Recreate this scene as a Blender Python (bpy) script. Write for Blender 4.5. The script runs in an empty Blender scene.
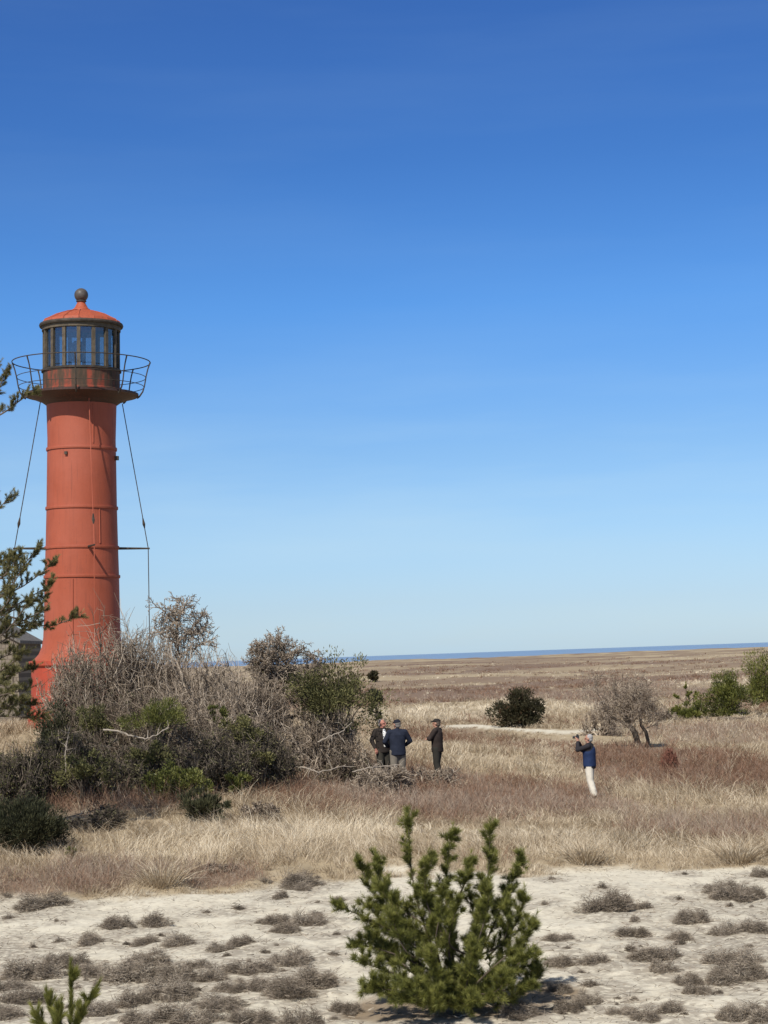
import bpy, math, random
import numpy as np
from mathutils import Matrix, Vector

RNG = np.random.default_rng(7)
SC = bpy.context.scene
COL = SC.collection

# ------------------------------------------------------------------ camera
F = 2000.0
CAMZ = 4.05
HOR_SLOPE = 0.0345
PITCH = math.atan(143.4 / F)
ROLL = -math.atan(HOR_SLOPE)
camd = bpy.data.cameras.new("camera")
camd.sensor_fit = 'AUTO'
camd.sensor_width = 36.0
camd.lens = 36.0 * F / 1024.0
camd.clip_start = 0.1
camd.clip_end = 120000.0
cam = bpy.data.objects.new("camera", camd)
COL.objects.link(cam)
RM = Matrix.Rotation(math.pi / 2 + PITCH, 4, 'X') @ Matrix.Rotation(ROLL, 4, 'Z')
cam.matrix_world = Matrix.Translation((0, 0, CAMZ)) @ RM
SC.camera = cam
R3 = np.array(RM.to_3x3())
CAM = np.array([0, 0, CAMZ])


def ray(px, py):
    d = R3 @ np.array([(px - 384.0) / F, (512.0 - py) / F, -1.0])
    return d / d[1]


def at(px, py, Y):
    return CAM + ray(px, py) * Y


def project(p):
    q = (np.asarray(p) - CAM) @ R3
    return 384 + F * q[..., 0] / -q[..., 2], 512 - F * q[..., 1] / -q[..., 2]


# ------------------------------------------------------------------ noise, terrain
def _hash(i, j, s):
    n = (i * 374761393 + j * 668265263 + s * 1442695041) & 0xFFFFFFFF
    n = ((n ^ (n >> 13)) * 1274126177) & 0xFFFFFFFF
    n = n ^ (n >> 16)
    return (n & 0xFFFFFF) / float(0xFFFFFF)


def vn(x, y, s=0):
    x = np.asarray(x, float); y = np.asarray(y, float)
    i = np.floor(x).astype(np.int64); j = np.floor(y).astype(np.int64)
    u = x - i; v = y - j
    u = u * u * (3 - 2 * u); v = v * v * (3 - 2 * v)
    a = _hash(i, j, s); b = _hash(i + 1, j, s); c = _hash(i, j + 1, s); d = _hash(i + 1, j + 1, s)
    return (a * (1 - u) + b * u) * (1 - v) + (c * (1 - u) + d * u) * v


def fbm(x, y, s=0, o=4):
    t = 0; a = .5; n = 0
    for k in range(o):
        t = t + a * vn(x * 2 ** k + 17.3 * k, y * 2 ** k - 9.1 * k, s + k); n += a; a *= .5
    return t / n


def sstep(a, b, x):
    t = np.clip((x - a) / (b - a), 0, 1)
    return t * t * (3 - 2 * t)


def _flat(px, py):
    d = ray(px, py); return CAM + d * (CAMZ / -d[2])


PATH = [_flat(p[0], p[1] + 4)[:2] for p in ((425, 724), (450, 726), (475, 726), (500, 728), (535, 731), (565, 732), (600, 729), (640, 726), (690, 723), (768, 717))]
PATHX = np.array([p[0] for p in PATH]); PATHY = np.array([p[1] for p in PATH])


TX, TY = at(82.3, 722, 66)[:2]


def edge_y(x):
    # depth of the front line of the grass at lateral position x
    xs = np.array([-12, -6.9, -5.2, -4.1, -2.4, -1.5, .3, 3.1, 7, 12])
    ys = np.array([34.4, 34.7, 34.7, 35.5, 36.6, 37.2, 37.6, 37.2, 36.1, 36])
    return np.interp(x, xs, ys) + (1.1 * (fbm(x * .9, x * 0 + 3.3, 5) - .5) + .7 * (fbm(x * 2.6, x * 0 + 1.3, 6) - .5)) * 2


def height(x, y):
    x = np.asarray(x, float); y = np.asarray(y, float)
    h = 2.2 * np.exp(-((x - TX + 1) ** 2 / 112.5 + (y - 68) ** 2 / 392.0))
    h = h * sstep(30, 46, y)
    e = edge_y(x)
    h = h + .16 * sstep(-.5, 1.2, y - e) * (1 - .5 * sstep(3, 10, y - e))
    near = 1 - sstep(34, 40, y)
    h = h + near * (.16 * (fbm(x * .35, y * .35, 11) - .5) + .07 * (fbm(x * 1.6, y * 1.6, 12) - .5) + .06 * (fbm(x * 4, y * 4, 13) - .5))
    mid = sstep(34, 44, y)
    h = h + mid * (.24 * (fbm(x * .13, y * .09, 21) - .5) - .10)
    far = sstep(110, 190, y)
    h = h + far * (2.3 * (fbm(x * .014, y * .010, 31) - .54) + 1.3 * (fbm(x * .05, y * .03, 33) - .5))
    pc = np.interp(x, PATHX, PATHY)
    h = h + .26 * np.exp(-((y - pc - 1.5) / 5.0) ** 2) * sstep(PATHX[0] - 6, PATHX[0] + 4, x) * (1 - sstep(PATHX[-4], PATHX[-4] + 4, x))
    # hummock carrying the right hand pines
    h = h + .5 * np.exp(-((x - 24) ** 2 / 50 + (y - 124) ** 2 / 160))
    h = h + 1.9 * sstep(500, 1300, y) * sstep(140, 420, x + 40 * (fbm(x * .01, y * .01, 35) - .5))
    h = h - 4.5 * sstep(1500, 1640, y + 60 * (fbm(x * .02, y * .01, 39) - .5))
    return h


def hz(x, y):
    return float(height(np.array([x]), np.array([y]))[0])


def ground_hit(px, py):
    d = ray(px, py)
    t = np.geomspace(8, 1500, 6000)
    p = CAM[None] + d[None] * t[:, None]
    below = p[:, 2] < height(p[:, 0], p[:, 1])
    k = int(np.argmax(below)) if below.any() else len(t) - 1
    return p[k]


def stand(px, Y, py=780):
    """ground point at depth Y that projects to column px"""
    x = at(px, py, Y)[0]
    for _ in range(4):
        z = hz(x, Y)
        q = project(np.array([x, Y, z]))
        x += (px - q[0]) * Y / F
    return np.array([x, Y, hz(x, Y)])


def path_mask(x, y):
    c = np.interp(x, PATHX, PATHY) + 3 * (fbm(x * .25, x * 0 + 1, 51) - .5)
    w = 1.1 + 1.3 * (fbm(x * .35, x * 0 + 7, 52) - .3)
    inside = sstep(PATHX[0] - 1, PATHX[0] + 2, x) * (1 - sstep(PATHX[-4] - 1, PATHX[-4] + 2, x))
    return (1 - sstep(.6, 1.15, np.abs(y - c) / w)) * inside


BROWN = [  # px, py, half width, half height, strength
    (440, 798, 185, 27, .95), (330, 770, 80, 18, .7), (690, 772, 118, 28, .95), (455, 693, 110, 7, 1.0), (600, 682, 130, 6, .6),
    (715, 735, 75, 10, .6), (700, 832, 85, 12, .75), (600, 812, 60, 10, .5), (110, 800, 100, 16, .8), (60, 885, 80, 9, .9), (200, 880, 65, 10, .9),
    (110, 875, 60, 9, .7), (420, 735, 60, 8, .55), (600, 700, 45, 9, .6), (400, 672, 60, 3, .6), (560, 665, 160, 3, .65), (690, 662, 90, 3, .6),
    (470, 662, 120, 2, .6), (520, 745, 70, 6, .45), (640, 690, 70, 9, .5),
]
BR = []
for px, py, hw, hh, s in BROWN:
    c = ground_hit(px, py); a = ground_hit(px, py - hh); b = ground_hit(px, py + hh)
    BR.append((c[0], (a[1] + b[1]) / 2, hw * c[1] / F, (a[1] - b[1]) / 2, s))


def brown_mask(x, y):
    n = fbm(x * .22 + 5, y * .12, 61)
    far = sstep(100, 140, y)
    n2 = fbm(x * .03, y * .022 + 4, 63)
    m = .15 * sstep(.5, .7, n) + far * .7 * sstep(.53, .60, n2)
    for cx, cy, rx, ry, s in BR:
        r = ((x - cx) / rx) ** 2 + ((y - cy) / ry) ** 2
        m = m + s * (1 - sstep(.45, 1.3, r + 1.1 * (n - .5)))
    return np.clip(m, 0, 1) * (1 - path_mask(x, y))


GREYP = []
for px, py, hw, hh in ((60, 884, 90, 12), (190, 878, 75, 12), (110, 872, 60, 9), (700, 832, 90, 12), (600, 814, 60, 10), (715, 735, 75, 10), (350, 790, 50, 14), (470, 808, 120, 10), (600, 700, 40, 8)):
    c = ground_hit(px, py); a = ground_hit(px, py - hh); b = ground_hit(px, py + hh)
    GREYP.append((c[0], (a[1] + b[1]) / 2, hw * c[1] / F, (a[1] - b[1]) / 2))


def grey_mask(x, y):
    n = fbm(x * .4 + 2, y * .25, 67); m = 0 * x
    for cx, cy, rx, ry in GREYP:
        m = np.maximum(m, 1 - sstep(.5, 1.3, ((x - cx) / rx) ** 2 + ((y - cy) / ry) ** 2 + 1.2 * (n - .5)))
    return m


PALEP = []
for px, py, hw, hh in ((450, 714, 95, 9), (680, 686, 80, 6), (555, 748, 60, 14), (410, 838, 210, 10), (150, 850, 110, 14), (650, 855, 130, 8), (400, 680, 60, 3), (600, 672, 150, 2), (690, 676, 90, 3), (560, 707, 70, 5)):
    c = ground_hit(px, py); a = ground_hit(px, py - hh); b = ground_hit(px, py + hh)
    PALEP.append((c[0], (a[1] + b[1]) / 2, hw * c[1] / F, (a[1] - b[1]) / 2))


def pale_mask(x, y):
    n = fbm(x * .3 + 7, y * .2, 69); m = 0 * x
    for cx, cy, rx, ry in PALEP:
        m = np.maximum(m, 1 - sstep(.4, 1.4, ((x - cx) / rx) ** 2 + ((y - cy) / ry) ** 2 + 1.2 * (n - .5)))
    return m


def sand_mask(x, y):
    e = edge_y(x)
    return np.maximum(1 - sstep(-.7, .5, y - e + 2.6 * (fbm(x * 1.3, y * 1.3, 71) - .5)), path_mask(x, y))


# heather tufts: px, py, width in px
TUFT_PX = []
z7 = [(25, 230, 16), (78, 303, 12), (143, 287, 16), (215, 285, 28), (277, 250, 20), (372, 245, 27), (305, 295, 11), (350, 290, 22), (430, 290, 26), (350, 335, 30), (300, 365, 44),
      (75, 365, 46), (140, 335, 24), (180, 345, 26), (400, 405, 50), (490, 370, 36), (530, 305, 26), (580, 290, 22), (590, 350, 44), (665, 180, 18), (720, 145, 40), (570, 210, 16),
      (495, 220, 12), (700, 330, 36), (745, 240, 34), (740, 385, 36), (660, 240, 28), (560, 400, 30), (530, 440, 38), (450, 470, 46), (340, 470, 40), (320, 430, 30),
      (60, 420, 46), (600, 475, 36), (690, 410, 34), (640, 400, 26), (225, 360, 36), (20, 395, 26), (230, 455, 30), (20, 465, 30), (380, 375, 34), (100, 195, 44), (470, 345, 20), (690, 260, 20), (720, 480, 36)]
for a, b, w in z7: TUFT_PX.append((a / 2.4, 820 + b / 2.4 + w * .14, w))
z8 = [(210, 190, 16), (225, 255, 36), (260, 250, 30), (310, 345, 24), (295, 400, 18), (475, 230, 12), (620, 205, 28), (665, 215, 38), (720, 215, 22), (740, 150, 20), (510, 300, 24),
      (475, 360, 24), (400, 415, 34), (410, 460, 28), (630, 340, 26), (640, 430, 44), (610, 500, 40), (680, 480, 36), (720, 330, 28), (715, 390, 12), (180, 440, 24), (260, 565, 10), (165, 575, 26), (310, 565, 10),
      (530, 545, 20), (440, 600, 24), (660, 625, 30), (740, 625, 30), (60, 535, 22), (280, 610, 22), (345, 255, 18), (505, 510, 20), (490, 145, 10), (80, 450, 20), (350, 630, 24), (560, 190, 14)]
for a, b, w in z8: TUFT_PX.append((540 + a / 3.37, 830 + b / 3.37 + w * .12, w))
for p in ((318, 915, 14), (330, 955, 18), (322, 985, 24), (345, 1012, 26), (340, 900, 16), (560, 940, 20), (545, 905, 10), (300, 890, 20), (555, 965, 22), (590, 985, 18), (520, 1015, 24), (570, 1010, 24), (335, 935, 12), (552, 880, 12)):
    TUFT_PX.append((p[0], p[1], p[2]))
_r = random.Random(11)
for _a, _b, _w in list(TUFT_PX):
    if _w >= 20:
        for _k in range(2 if _w > 32 else 1):
            TUFT_PX.append((_a + _r.uniform(-1, 1) * (_w * .55 + 16), _b + _r.uniform(-1, 1) * 13 + 2, _r.uniform(7, 17)))
TUFT_PX = [t for t in TUFT_PX if t[1] > 884 - .02 * t[0]]
TUFTS = [(ground_hit(a, min(b, 1040))[:2], w) for a, b, w in TUFT_PX]

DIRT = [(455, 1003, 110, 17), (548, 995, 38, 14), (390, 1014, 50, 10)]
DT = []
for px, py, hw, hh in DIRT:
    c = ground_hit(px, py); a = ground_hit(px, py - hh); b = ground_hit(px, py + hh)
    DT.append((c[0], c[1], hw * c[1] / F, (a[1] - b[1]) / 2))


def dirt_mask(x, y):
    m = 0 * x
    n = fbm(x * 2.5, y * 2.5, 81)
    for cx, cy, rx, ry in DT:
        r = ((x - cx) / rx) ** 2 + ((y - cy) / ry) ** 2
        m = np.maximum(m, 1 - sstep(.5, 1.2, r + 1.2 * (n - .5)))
    # grey litter patches between heather tufts
    m2 = .8 * sstep(.48, .60, fbm(x * .9 + 3, y * .5, 83)) * (1 - sstep(29, 36, y))
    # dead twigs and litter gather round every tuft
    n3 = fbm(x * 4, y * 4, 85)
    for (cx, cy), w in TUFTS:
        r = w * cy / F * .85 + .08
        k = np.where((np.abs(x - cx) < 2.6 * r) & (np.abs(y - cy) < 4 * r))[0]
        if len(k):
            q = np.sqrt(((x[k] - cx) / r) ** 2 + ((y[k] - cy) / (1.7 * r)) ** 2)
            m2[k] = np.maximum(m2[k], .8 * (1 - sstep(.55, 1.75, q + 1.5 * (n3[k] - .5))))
    return m, m2


# ------------------------------------------------------------------ materials
def lin(c):
    return tuple((v / 12.92 if v <= .04045 else ((v + .055) / 1.055) ** 2.4) for v in c)


def rgb(r, g, b):
    return lin((r / 255., g / 255., b / 255.)) + (1,)


class NT:
    def __init__(self, name):
        self.m = bpy.data.materials.new(name); self.m.use_nodes = True
        self.t = self.m.node_tree; self.n = self.t.nodes
        self.p = self.n['Principled BSDF']

    def new(self, typ, **kw):
        n = self.n.new(typ)
        for k, v in kw.items():
            if k in n.inputs.keys():
                n.inputs[k].default_value = v
            else:
                setattr(n, k, v)
        return n

    def link(self, a, b):
        self.t.links.new(a, b)

    def noise(self, scale, detail=4, coord='Object', rough=.55, stretch=None):
        tc = self.new('ShaderNodeTexCoord')
        o = tc.outputs[coord]
        if stretch:
            mp = self.new('ShaderNodeMapping'); mp.inputs['Scale'].default_value = stretch
            self.link(o, mp.inputs[0]); o = mp.outputs[0]
        n = self.new('ShaderNodeTexNoise', Scale=scale, Detail=detail, Roughness=rough)
        self.link(o, n.inputs['Vector'])
        return n.outputs['Fac']

    def ramp(self, fac, stops, interp='LINEAR'):
        r = self.new('ShaderNodeValToRGB'); e = r.color_ramp.elements
        r.color_ramp.interpolation = interp
        while len(e) < len(stops): e.new(.5)
        for k, (p, c) in enumerate(stops):
            e[k].position = p; e[k].color = c if len(c) == 4 else tuple(c) + (1,)
        self.link(fac, r.inputs[0])
        return r.outputs[0]

    def mix(self, fac, a, b, blend='MIX'):
        m = self.new('ShaderNodeMix', data_type='RGBA', blend_type=blend)
        for s, v in ((0, fac), (6, a), (7, b)):
            if hasattr(v, 'links'): self.link(v, m.inputs[s])
            else: m.inputs[s].default_value = v
        return m.outputs[2]

    def attr(self, name):
        a = self.new('ShaderNodeAttribute'); a.attribute_name = name
        return a.outputs['Fac']

    def math(self, op, a, b):
        m = self.new('ShaderNodeMath', operation=op)
        for k, v in enumerate((a, b)):
            if hasattr(v, 'links'): self.link(v, m.inputs[k])
            else: m.inputs[k].default_value = v
        return m.outputs[0]

    def bump(self, fac, strength=.3, dist=.02):
        b = self.new('ShaderNodeBump', Strength=strength, Distance=dist)
        self.link(fac, b.inputs['Height']); self.link(b.outputs[0], self.p.inputs['Normal'])

    def done(self, color=None, rough=.8, spec=.3, metal=0):
        if color is not None:
            if hasattr(color, 'links'): self.link(color, self.p.inputs['Base Color'])
            else: self.p.inputs['Base Color'].default_value = color
        self.p.inputs['Roughness'].default_value = rough
        self.p.inputs['Specular IOR Level'].default_value = spec
        self.p.inputs['Metallic'].default_value = metal
        return self.m


def tinted(name, stops, rough=.8, spec=.2, objvar=True, translucent=0):
    """plant material: the ramp runs over each leaf's own tint value"""
    t = NT(name)
    f = t.attr('tint')
    if objvar:
        oi = t.new('ShaderNodeObjectInfo')
        f = t.math('ADD', f, t.math('MULTIPLY', t.math('SUBTRACT', oi.outputs['Random'], .5), .14))
    c = t.ramp(f, stops)
    m = t.done(c, rough, spec)
    if translucent:
        tr = t.new('ShaderNodeBsdfTranslucent'); t.link(c, tr.inputs[0])
        mx = t.new('ShaderNodeMixShader'); mx.inputs[0].default_value = translucent
        t.link(t.p.outputs[0], mx.inputs[1]); t.link(tr.outputs[0], mx.inputs[2])
        t.link(mx.outputs[0], t.n['Material Output'].inputs[0])
    return m


def plain(name, col, rough=.7, spec=.3, metal=0, var=.25, scale=12, bump=0):
    t = NT(name)
    c = tuple(col[:3])
    n = t.noise(scale)
    cc = t.ramp(n, [(.3, tuple(v * (1 - var) for v in c)), (.7, tuple(min(1, v * (1 + var)) for v in c))])
    if bump: t.bump(n, bump, .01)
    return t.done(cc, rough, spec, metal)


M = {}
M['twig_grey'] = tinted('grey twigs', [(0, (.08, .058, .040)), (.5, (.23, .178, .130)), (1, (.48, .395, .30))])
M['twig_pale'] = tinted('weathered pale wood', [(0, (.18, .145, .11)), (1, (.44, .375, .30))])
M['twig_dark'] = tinted('dark bark twigs', [(0, (.038, .031, .023)), (.5, (.085, .067, .050)), (1, (.21, .17, .13))])
M['twig_brown'] = tinted('brown twigs', [(0, (.10, .060, .040)), (.5, (.20, .125, .085)), (1, (.31, .22, .15))])
M['twig_red'] = tinted('red brown twigs', [(0, (.12, .05, .032)), (1, (.25, .11, .075))])
M['bark'] = tinted('pine bark', [(0, (.06, .045, .033)), (1, (.19, .145, .11))])
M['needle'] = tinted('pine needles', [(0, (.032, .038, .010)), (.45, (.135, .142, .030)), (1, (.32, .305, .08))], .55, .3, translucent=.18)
M['needle_dull'] = tinted('dull pine needles', [(0, (.045, .043, .018)), (.45, (.14, .13, .045)), (1, (.30, .255, .11))], .6, .3, translucent=.15)
M['juniper'] = tinted('dark juniper sprays', [(0, (.014, .016, .009)), (.5, (.036, .038, .018)), (1, (.085, .08, .036))], .7, .2)
M['cedar'] = tinted('green cedar sprays', [(0, (.028, .029, .013)), (.5, (.088, .086, .032)), (1, (.22, .20, .08))], .7, .2, translucent=.1)
M['leafgreen'] = tinted('fresh green leaves', [(0, (.036, .042, .012)), (.5, (.11, .118, .028)), (1, (.25, .24, .075))], .5, .3, translucent=.2)
M['oliveleaf'] = tinted('small olive brown leaves', [(0, (.034, .032, .016)), (.5, (.088, .080, .038)), (1, (.22, .195, .10))], .7, .2)
M['rustleaf'] = tinted('rusty juniper sprays', [(0, (.022, .021, .011)), (.6, (.055, .048, .022)), (.8, (.085, .05, .028)), (1, (.15, .065, .04))], .7, .2)
M['straw'] = tinted('dry straw blades', [(0, (.18, .122, .070)), (.4, (.385, .298, .195)), (.7, (.525, .43, .30)), (1, (.72, .62, .46))], .75, .2, objvar=False, translucent=.15)
M['scrub'] = tinted('brown scrub stems', [(0, (.10, .055, .035)), (.35, (.265, .155, .098)), (.7, (.285, .22, .165)), (1, (.46, .37, .28))], .85, .1, objvar=False)
M['heather'] = tinted('grey heather twigs', [(0, (.11, .088, .064)), (.5, (.265, .215, .163)), (1, (.45, .385, .30))], .85, .1)

# ------------------------------------------------------------------ mesh building
class MB:
    def __init__(self):
        self.v = []; self.f = []; self.t = []; self.m = []; self.n = 0

    def add(self, v, f, t=.5, m=0):
        v = np.asarray(v, np.float32).reshape(-1, 3); f = np.asarray(f, np.int64)
        self.v.append(v); self.f.append(f + self.n)
        tt = np.full(len(v), t, np.float32) if np.isscalar(t) else np.asarray(t, np.float32)
        self.t.append(tt); self.m.append(np.full(len(f), m, np.int32)); self.n += len(v)
        return self

    def mesh(self, name, mats, smooth=False, extra=None):
        me = bpy.data.meshes.new(name)
        v = np.concatenate(self.v)
        loops = np.concatenate([f.ravel() for f in self.f])
        tot = np.concatenate([np.full(len(f), f.shape[1], np.int64) for f in self.f])
        start = np.concatenate([[0], np.cumsum(tot)[:-1]])
        me.vertices.add(len(v)); me.vertices.foreach_set('co', v.ravel())
        me.loops.add(len(loops)); me.loops.foreach_set('vertex_index', loops.astype(np.int32))
        me.polygons.add(len(tot)); me.polygons.foreach_set('loop_start', start.astype(np.int32)); me.polygons.foreach_set('loop_total', tot.astype(np.int32))
        me.polygons.foreach_set('material_index', np.concatenate(self.m))
        me.polygons.foreach_set('use_smooth', np.full(len(tot), smooth))
        a = me.attributes.new('tint', 'FLOAT', 'POINT'); a.data.foreach_set('value', np.concatenate(self.t))
        for k, arr in (extra or {}).items():
            a = me.attributes.new(k, 'FLOAT', 'POINT'); a.data.foreach_set('value', np.asarray(arr, np.float32))
        for mt in mats if isinstance(mats, (list, tuple)) else [mats]: me.materials.append(mt)
        me.update(calc_edges=True)
        return me

    def build(self, name, mats, parent=None, loc=(0, 0, 0), smooth=False, extra=None):
        o = bpy.data.objects.new(name, self.mesh(name, mats, smooth, extra))
        o.location = loc; COL.objects.link(o)
        if parent is not None: o.parent = parent
        return o


def empty(name, loc, rz=0):
    o = bpy.data.objects.new(name, None); o.empty_display_size = .3
    o.location = tuple(float(v) for v in loc); o.rotation_euler = (0, 0, rz); COL.objects.link(o)
    return o


def tag(o, label=None, cat=None, group=None, kind=None):
    if label: o['label'] = label
    if cat: o['category'] = cat
    if group: o['group'] = group
    if kind: o['kind'] = kind
    return o


def nrm(v):
    return v / np.maximum(np.linalg.norm(v, axis=-1, keepdims=True), 1e-9)


def tubes(pts, rad, S=4, cap=False):
    """pts N,K,3  rad N,K -> verts, quads"""
    pts = np.asarray(pts, float); rad = np.asarray(rad, float)
    N, K, _ = pts.shape
    t = np.empty_like(pts); t[:, 1:-1] = pts[:, 2:] - pts[:, :-2] if K > 2 else 0
    t[:, 0] = pts[:, 1] - pts[:, 0]; t[:, -1] = pts[:, -1] - pts[:, -2]
    t = nrm(t)
    mean = nrm(pts[:, -1] - pts[:, 0])
    ref = np.where(np.abs(mean[:, 2:3]) > .8, np.array([[1., .1, 0]]), np.array([[0, .1, 1.]]))[:, None]
    u = nrm(np.cross(t, ref)); w = np.cross(t, u)
    a = np.arange(S) * 2 * math.pi / S
    ring = u[:, :, None] * np.cos(a)[None, None, :, None] + w[:, :, None] * np.sin(a)[None, None, :, None]
    v = pts[:, :, None] + ring * rad[:, :, None, None]
    idx = np.arange(N * K * S).reshape(N, K, S)
    q = np.stack([idx[:, :-1], np.roll(idx, -1, 2)[:, :-1], np.roll(idx, -1, 2)[:, 1:], idx[:, 1:]], -1).reshape(-1, 4)
    return v.reshape(-1, 3), q


def tube(mb, pts, r, S=8, t=.5, m=0):
    pts = np.asarray(pts, float)
    r = np.full(len(pts), r, float) if np.isscalar(r) else np.asarray(r, float)
    v, q = tubes(pts[None], r[None], S)
    n0 = mb.n
    mb.add(v, q, t, m)
    K = len(pts)
    for ring, flip in ((0, True), (K - 1, False)):   # end caps
        c = pts[ring]
        ids = np.arange(S) + ring * S
        tri = np.stack([ids, np.roll(ids, -1), np.full(S, K * S + (0 if ring == 0 else 1))], 1)
        if flip: tri = tri[:, ::-1]
        mb.f.append(tri + n0); mb.m.append(np.full(S, m, np.int32))
    mb.v.append(np.float32([pts[0], pts[-1]])); mb.t.append(np.float32([t, t]) if np.isscalar(t) else np.float32([t[0], t[-1]])); mb.n += 2


def lathe(mb, prof, n=48, t=.5, m=0, off=0.0, c=(0, 0)):
    prof = np.asarray(prof, float)
    a = np.arange(n) * 2 * math.pi / n + off
    v = np.stack([prof[:, None, 0] * np.cos(a) + c[0], prof[:, None, 0] * np.sin(a) + c[1], np.repeat(prof[:, 1:2], n, 1)], -1)
    idx = np.arange(len(prof) * n).reshape(len(prof), n)
    q = np.stack([idx[:-1], np.roll(idx, -1, 1)[:-1], np.roll(idx, -1, 1)[1:], idx[1:]], -1).reshape(-1, 4)
    mb.add(v.reshape(-1, 3), q, t, m)


def box(mb, c, s, rz=0, t=.5, m=0, M4=None):
    x, y, z = [v / 2 for v in s]
    v = np.array([[-x, -y, -z], [x, -y, -z], [x, y, -z], [-x, y, -z], [-x, -y, z], [x, -y, z], [x, y, z], [-x, y, z]])
    ca, sa = math.cos(rz), math.sin(rz)
    v = v @ np.array([[ca, sa, 0], [-sa, ca, 0], [0, 0, 1]]) + np.array(c)
    mb.add(v, [[0, 3, 2, 1], [4, 5, 6, 7], [0, 1, 5, 4], [1, 2, 6, 5], [2, 3, 7, 6], [3, 0, 4, 7]], t, m)


def ellipsoid(mb, c, r, n=16, k=10, t=.5, m=0):
    th = np.linspace(0, math.pi, k + 1)
    prof = np.stack([np.sin(th), -np.cos(th)], 1); prof[0, 0] = prof[-1, 0] = 1e-3
    a = np.arange(n) * 2 * math.pi / n
    v = np.stack([prof[:, None, 0] * np.cos(a), prof[:, None, 0] * np.sin(a), np.repeat(prof[:, 1:2], n, 1)], -1).reshape(-1, 3)
    idx = np.arange((k + 1) * n).reshape(k + 1, n)
    q = np.stack([idx[:-1], np.roll(idx, -1, 1)[:-1], np.roll(idx, -1, 1)[1:], idx[1:]], -1).reshape(-1, 4)
    mb.add(v * np.array(r) + np.array(c), q, t, m)


def perp(d, rng):
    r = rng.normal(size=d.shape)
    return nrm(r - (r * d).sum(-1, keepdims=True) * d)


def tri_blades(mb, base, d, L, w, t, rng, m=0):
    s = perp(d, rng) * (np.asarray(w) / 2)[:, None]
    v = np.stack([base - s, base + s, base + d * np.asarray(L)[:, None]], 1)
    N = len(base)
    mb.add(v.reshape(-1, 3), np.arange(N * 3).reshape(N, 3), np.repeat(t, 3), m)


def leaf_blades(mb, base, d, L, w, t, rng, m=0):
    s = perp(d, rng) * (np.asarray(w) / 2)[:, None]
    L = np.asarray(L)[:, None]
    mid = base + d * L * .5
    v = np.stack([base, mid - s, base + d * L, mid + s], 1)
    N = len(base)
    mb.add(v.reshape(-1, 3), np.arange(N * 4).reshape(N, 4), np.repeat(t, 4), m)


def curved_blades(mb, base, d, L, w, bend, t, rng, m=0, shade=0.0):
    """grass blade: a quad and a tip triangle, bent over along vector bend"""
    s = perp(d, rng); s[:, 2] *= .2; s = nrm(s) * (np.asarray(w) / 2)[:, None]
    L = np.asarray(L)[:, None]
    mid = base + d * L * .55 + bend * L * .15
    tip = base + d * L * .9 + bend * L * .6
    v = np.stack([base - s, base + s, mid - s * .8, mid + s * .8, tip], 1)
    N = len(base); i = np.arange(N)[:, None] * 5
    n0 = mb.n
    tt = np.repeat(t, 5)
    mb.add(v.reshape(-1, 3), i + np.array([[0, 1, 3, 2]]), tt, m)
    mb.f.append(i + np.array([[2, 3, 4]]) + n0); mb.m.append(np.full(N, m, np.int32))


# ------------------------------------------------------------------ plants
def grow(rng, base, d, L, r, per, ratio=(.5, .85), ang=(.45, 1.3), jit=.34, trop=.03, K=5, tmin=.3):
    """recursive branching, vectorised level by level -> list of (pts N,K,3, rad N,K)"""
    levels = []
    for lv in range(len(per) + 1):
        N = len(base)
        pts = np.empty((N, K, 3)); pts[:, 0] = base
        dd = d.copy(); dirs = np.empty((N, K, 3)); dirs[:, 0] = d
        for k in range(1, K):
            dd = nrm(dd + jit * rng.normal(size=dd.shape) + np.array([0, 0, trop]))
            pts[:, k] = pts[:, k - 1] + dd * (L / (K - 1))[:, None]; dirs[:, k] = dd
        rad = r[:, None] * np.linspace(1, .45, K)[None]
        levels.append((pts, rad))
        if lv == len(per): break
        c = per[lv]
        tt = tmin + (1 - tmin) * (np.arange(c)[None] + rng.random((N, c))) / c
        f = tt * (K - 1); i = np.minimum(f.astype(int), K - 2); u = (f - i)[..., None]
        rows = np.arange(N)[:, None]
        nb = pts[rows, i] * (1 - u) + pts[rows, i + 1] * u
        pd = dirs[rows, i]
        a = rng.uniform(ang[0], ang[1], (N, c))[..., None]
        nd = nrm(pd * np.cos(a) + perp(pd, rng) * np.sin(a))
        base = nb.reshape(-1, 3); d = nd.reshape(-1, 3)
        L = (np.repeat(L[:, None], c, 1) * rng.uniform(ratio[0], ratio[1], (N, c)) * (1.15 - .45 * tt)).reshape(-1)
        r = (np.repeat(r[:, None], c, 1) * .55).reshape(-1)
    return levels


def fit(levels, W, D, H, zmin=0.0):
    allp = np.concatenate([l[0].reshape(-1, 3) for l in levels])
    q = np.percentile(np.abs(allp[:, 0]), 97), np.percentile(np.abs(allp[:, 1]), 97), np.percentile(allp[:, 2], 99.85)
    s = np.array([W / 2 / q[0], D / 2 / q[1], H / q[2]])
    return [(p * s, r) for p, r in levels]


def level_mesh(levels, rng, rmin=.004, tvar=.25, tbase=.5, which=None):
    mb = MB()
    for k, (p, r) in enumerate(levels):
        if which is not None and k not in which: continue
        S = 6 if k == 0 else (4 if k == 1 else 3)
        N, K, _ = p.shape
        if k >= 2 and K > 3: p = p[:, ::2]; r = r[:, ::2]
        v, q = tubes(p, np.maximum(r, rmin), S)
        t = np.clip(tbase + tvar * rng.normal(size=len(p)), 0, 1)
        mb.add(v, q, np.repeat(t, p.shape[1] * S))
    return mb


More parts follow.
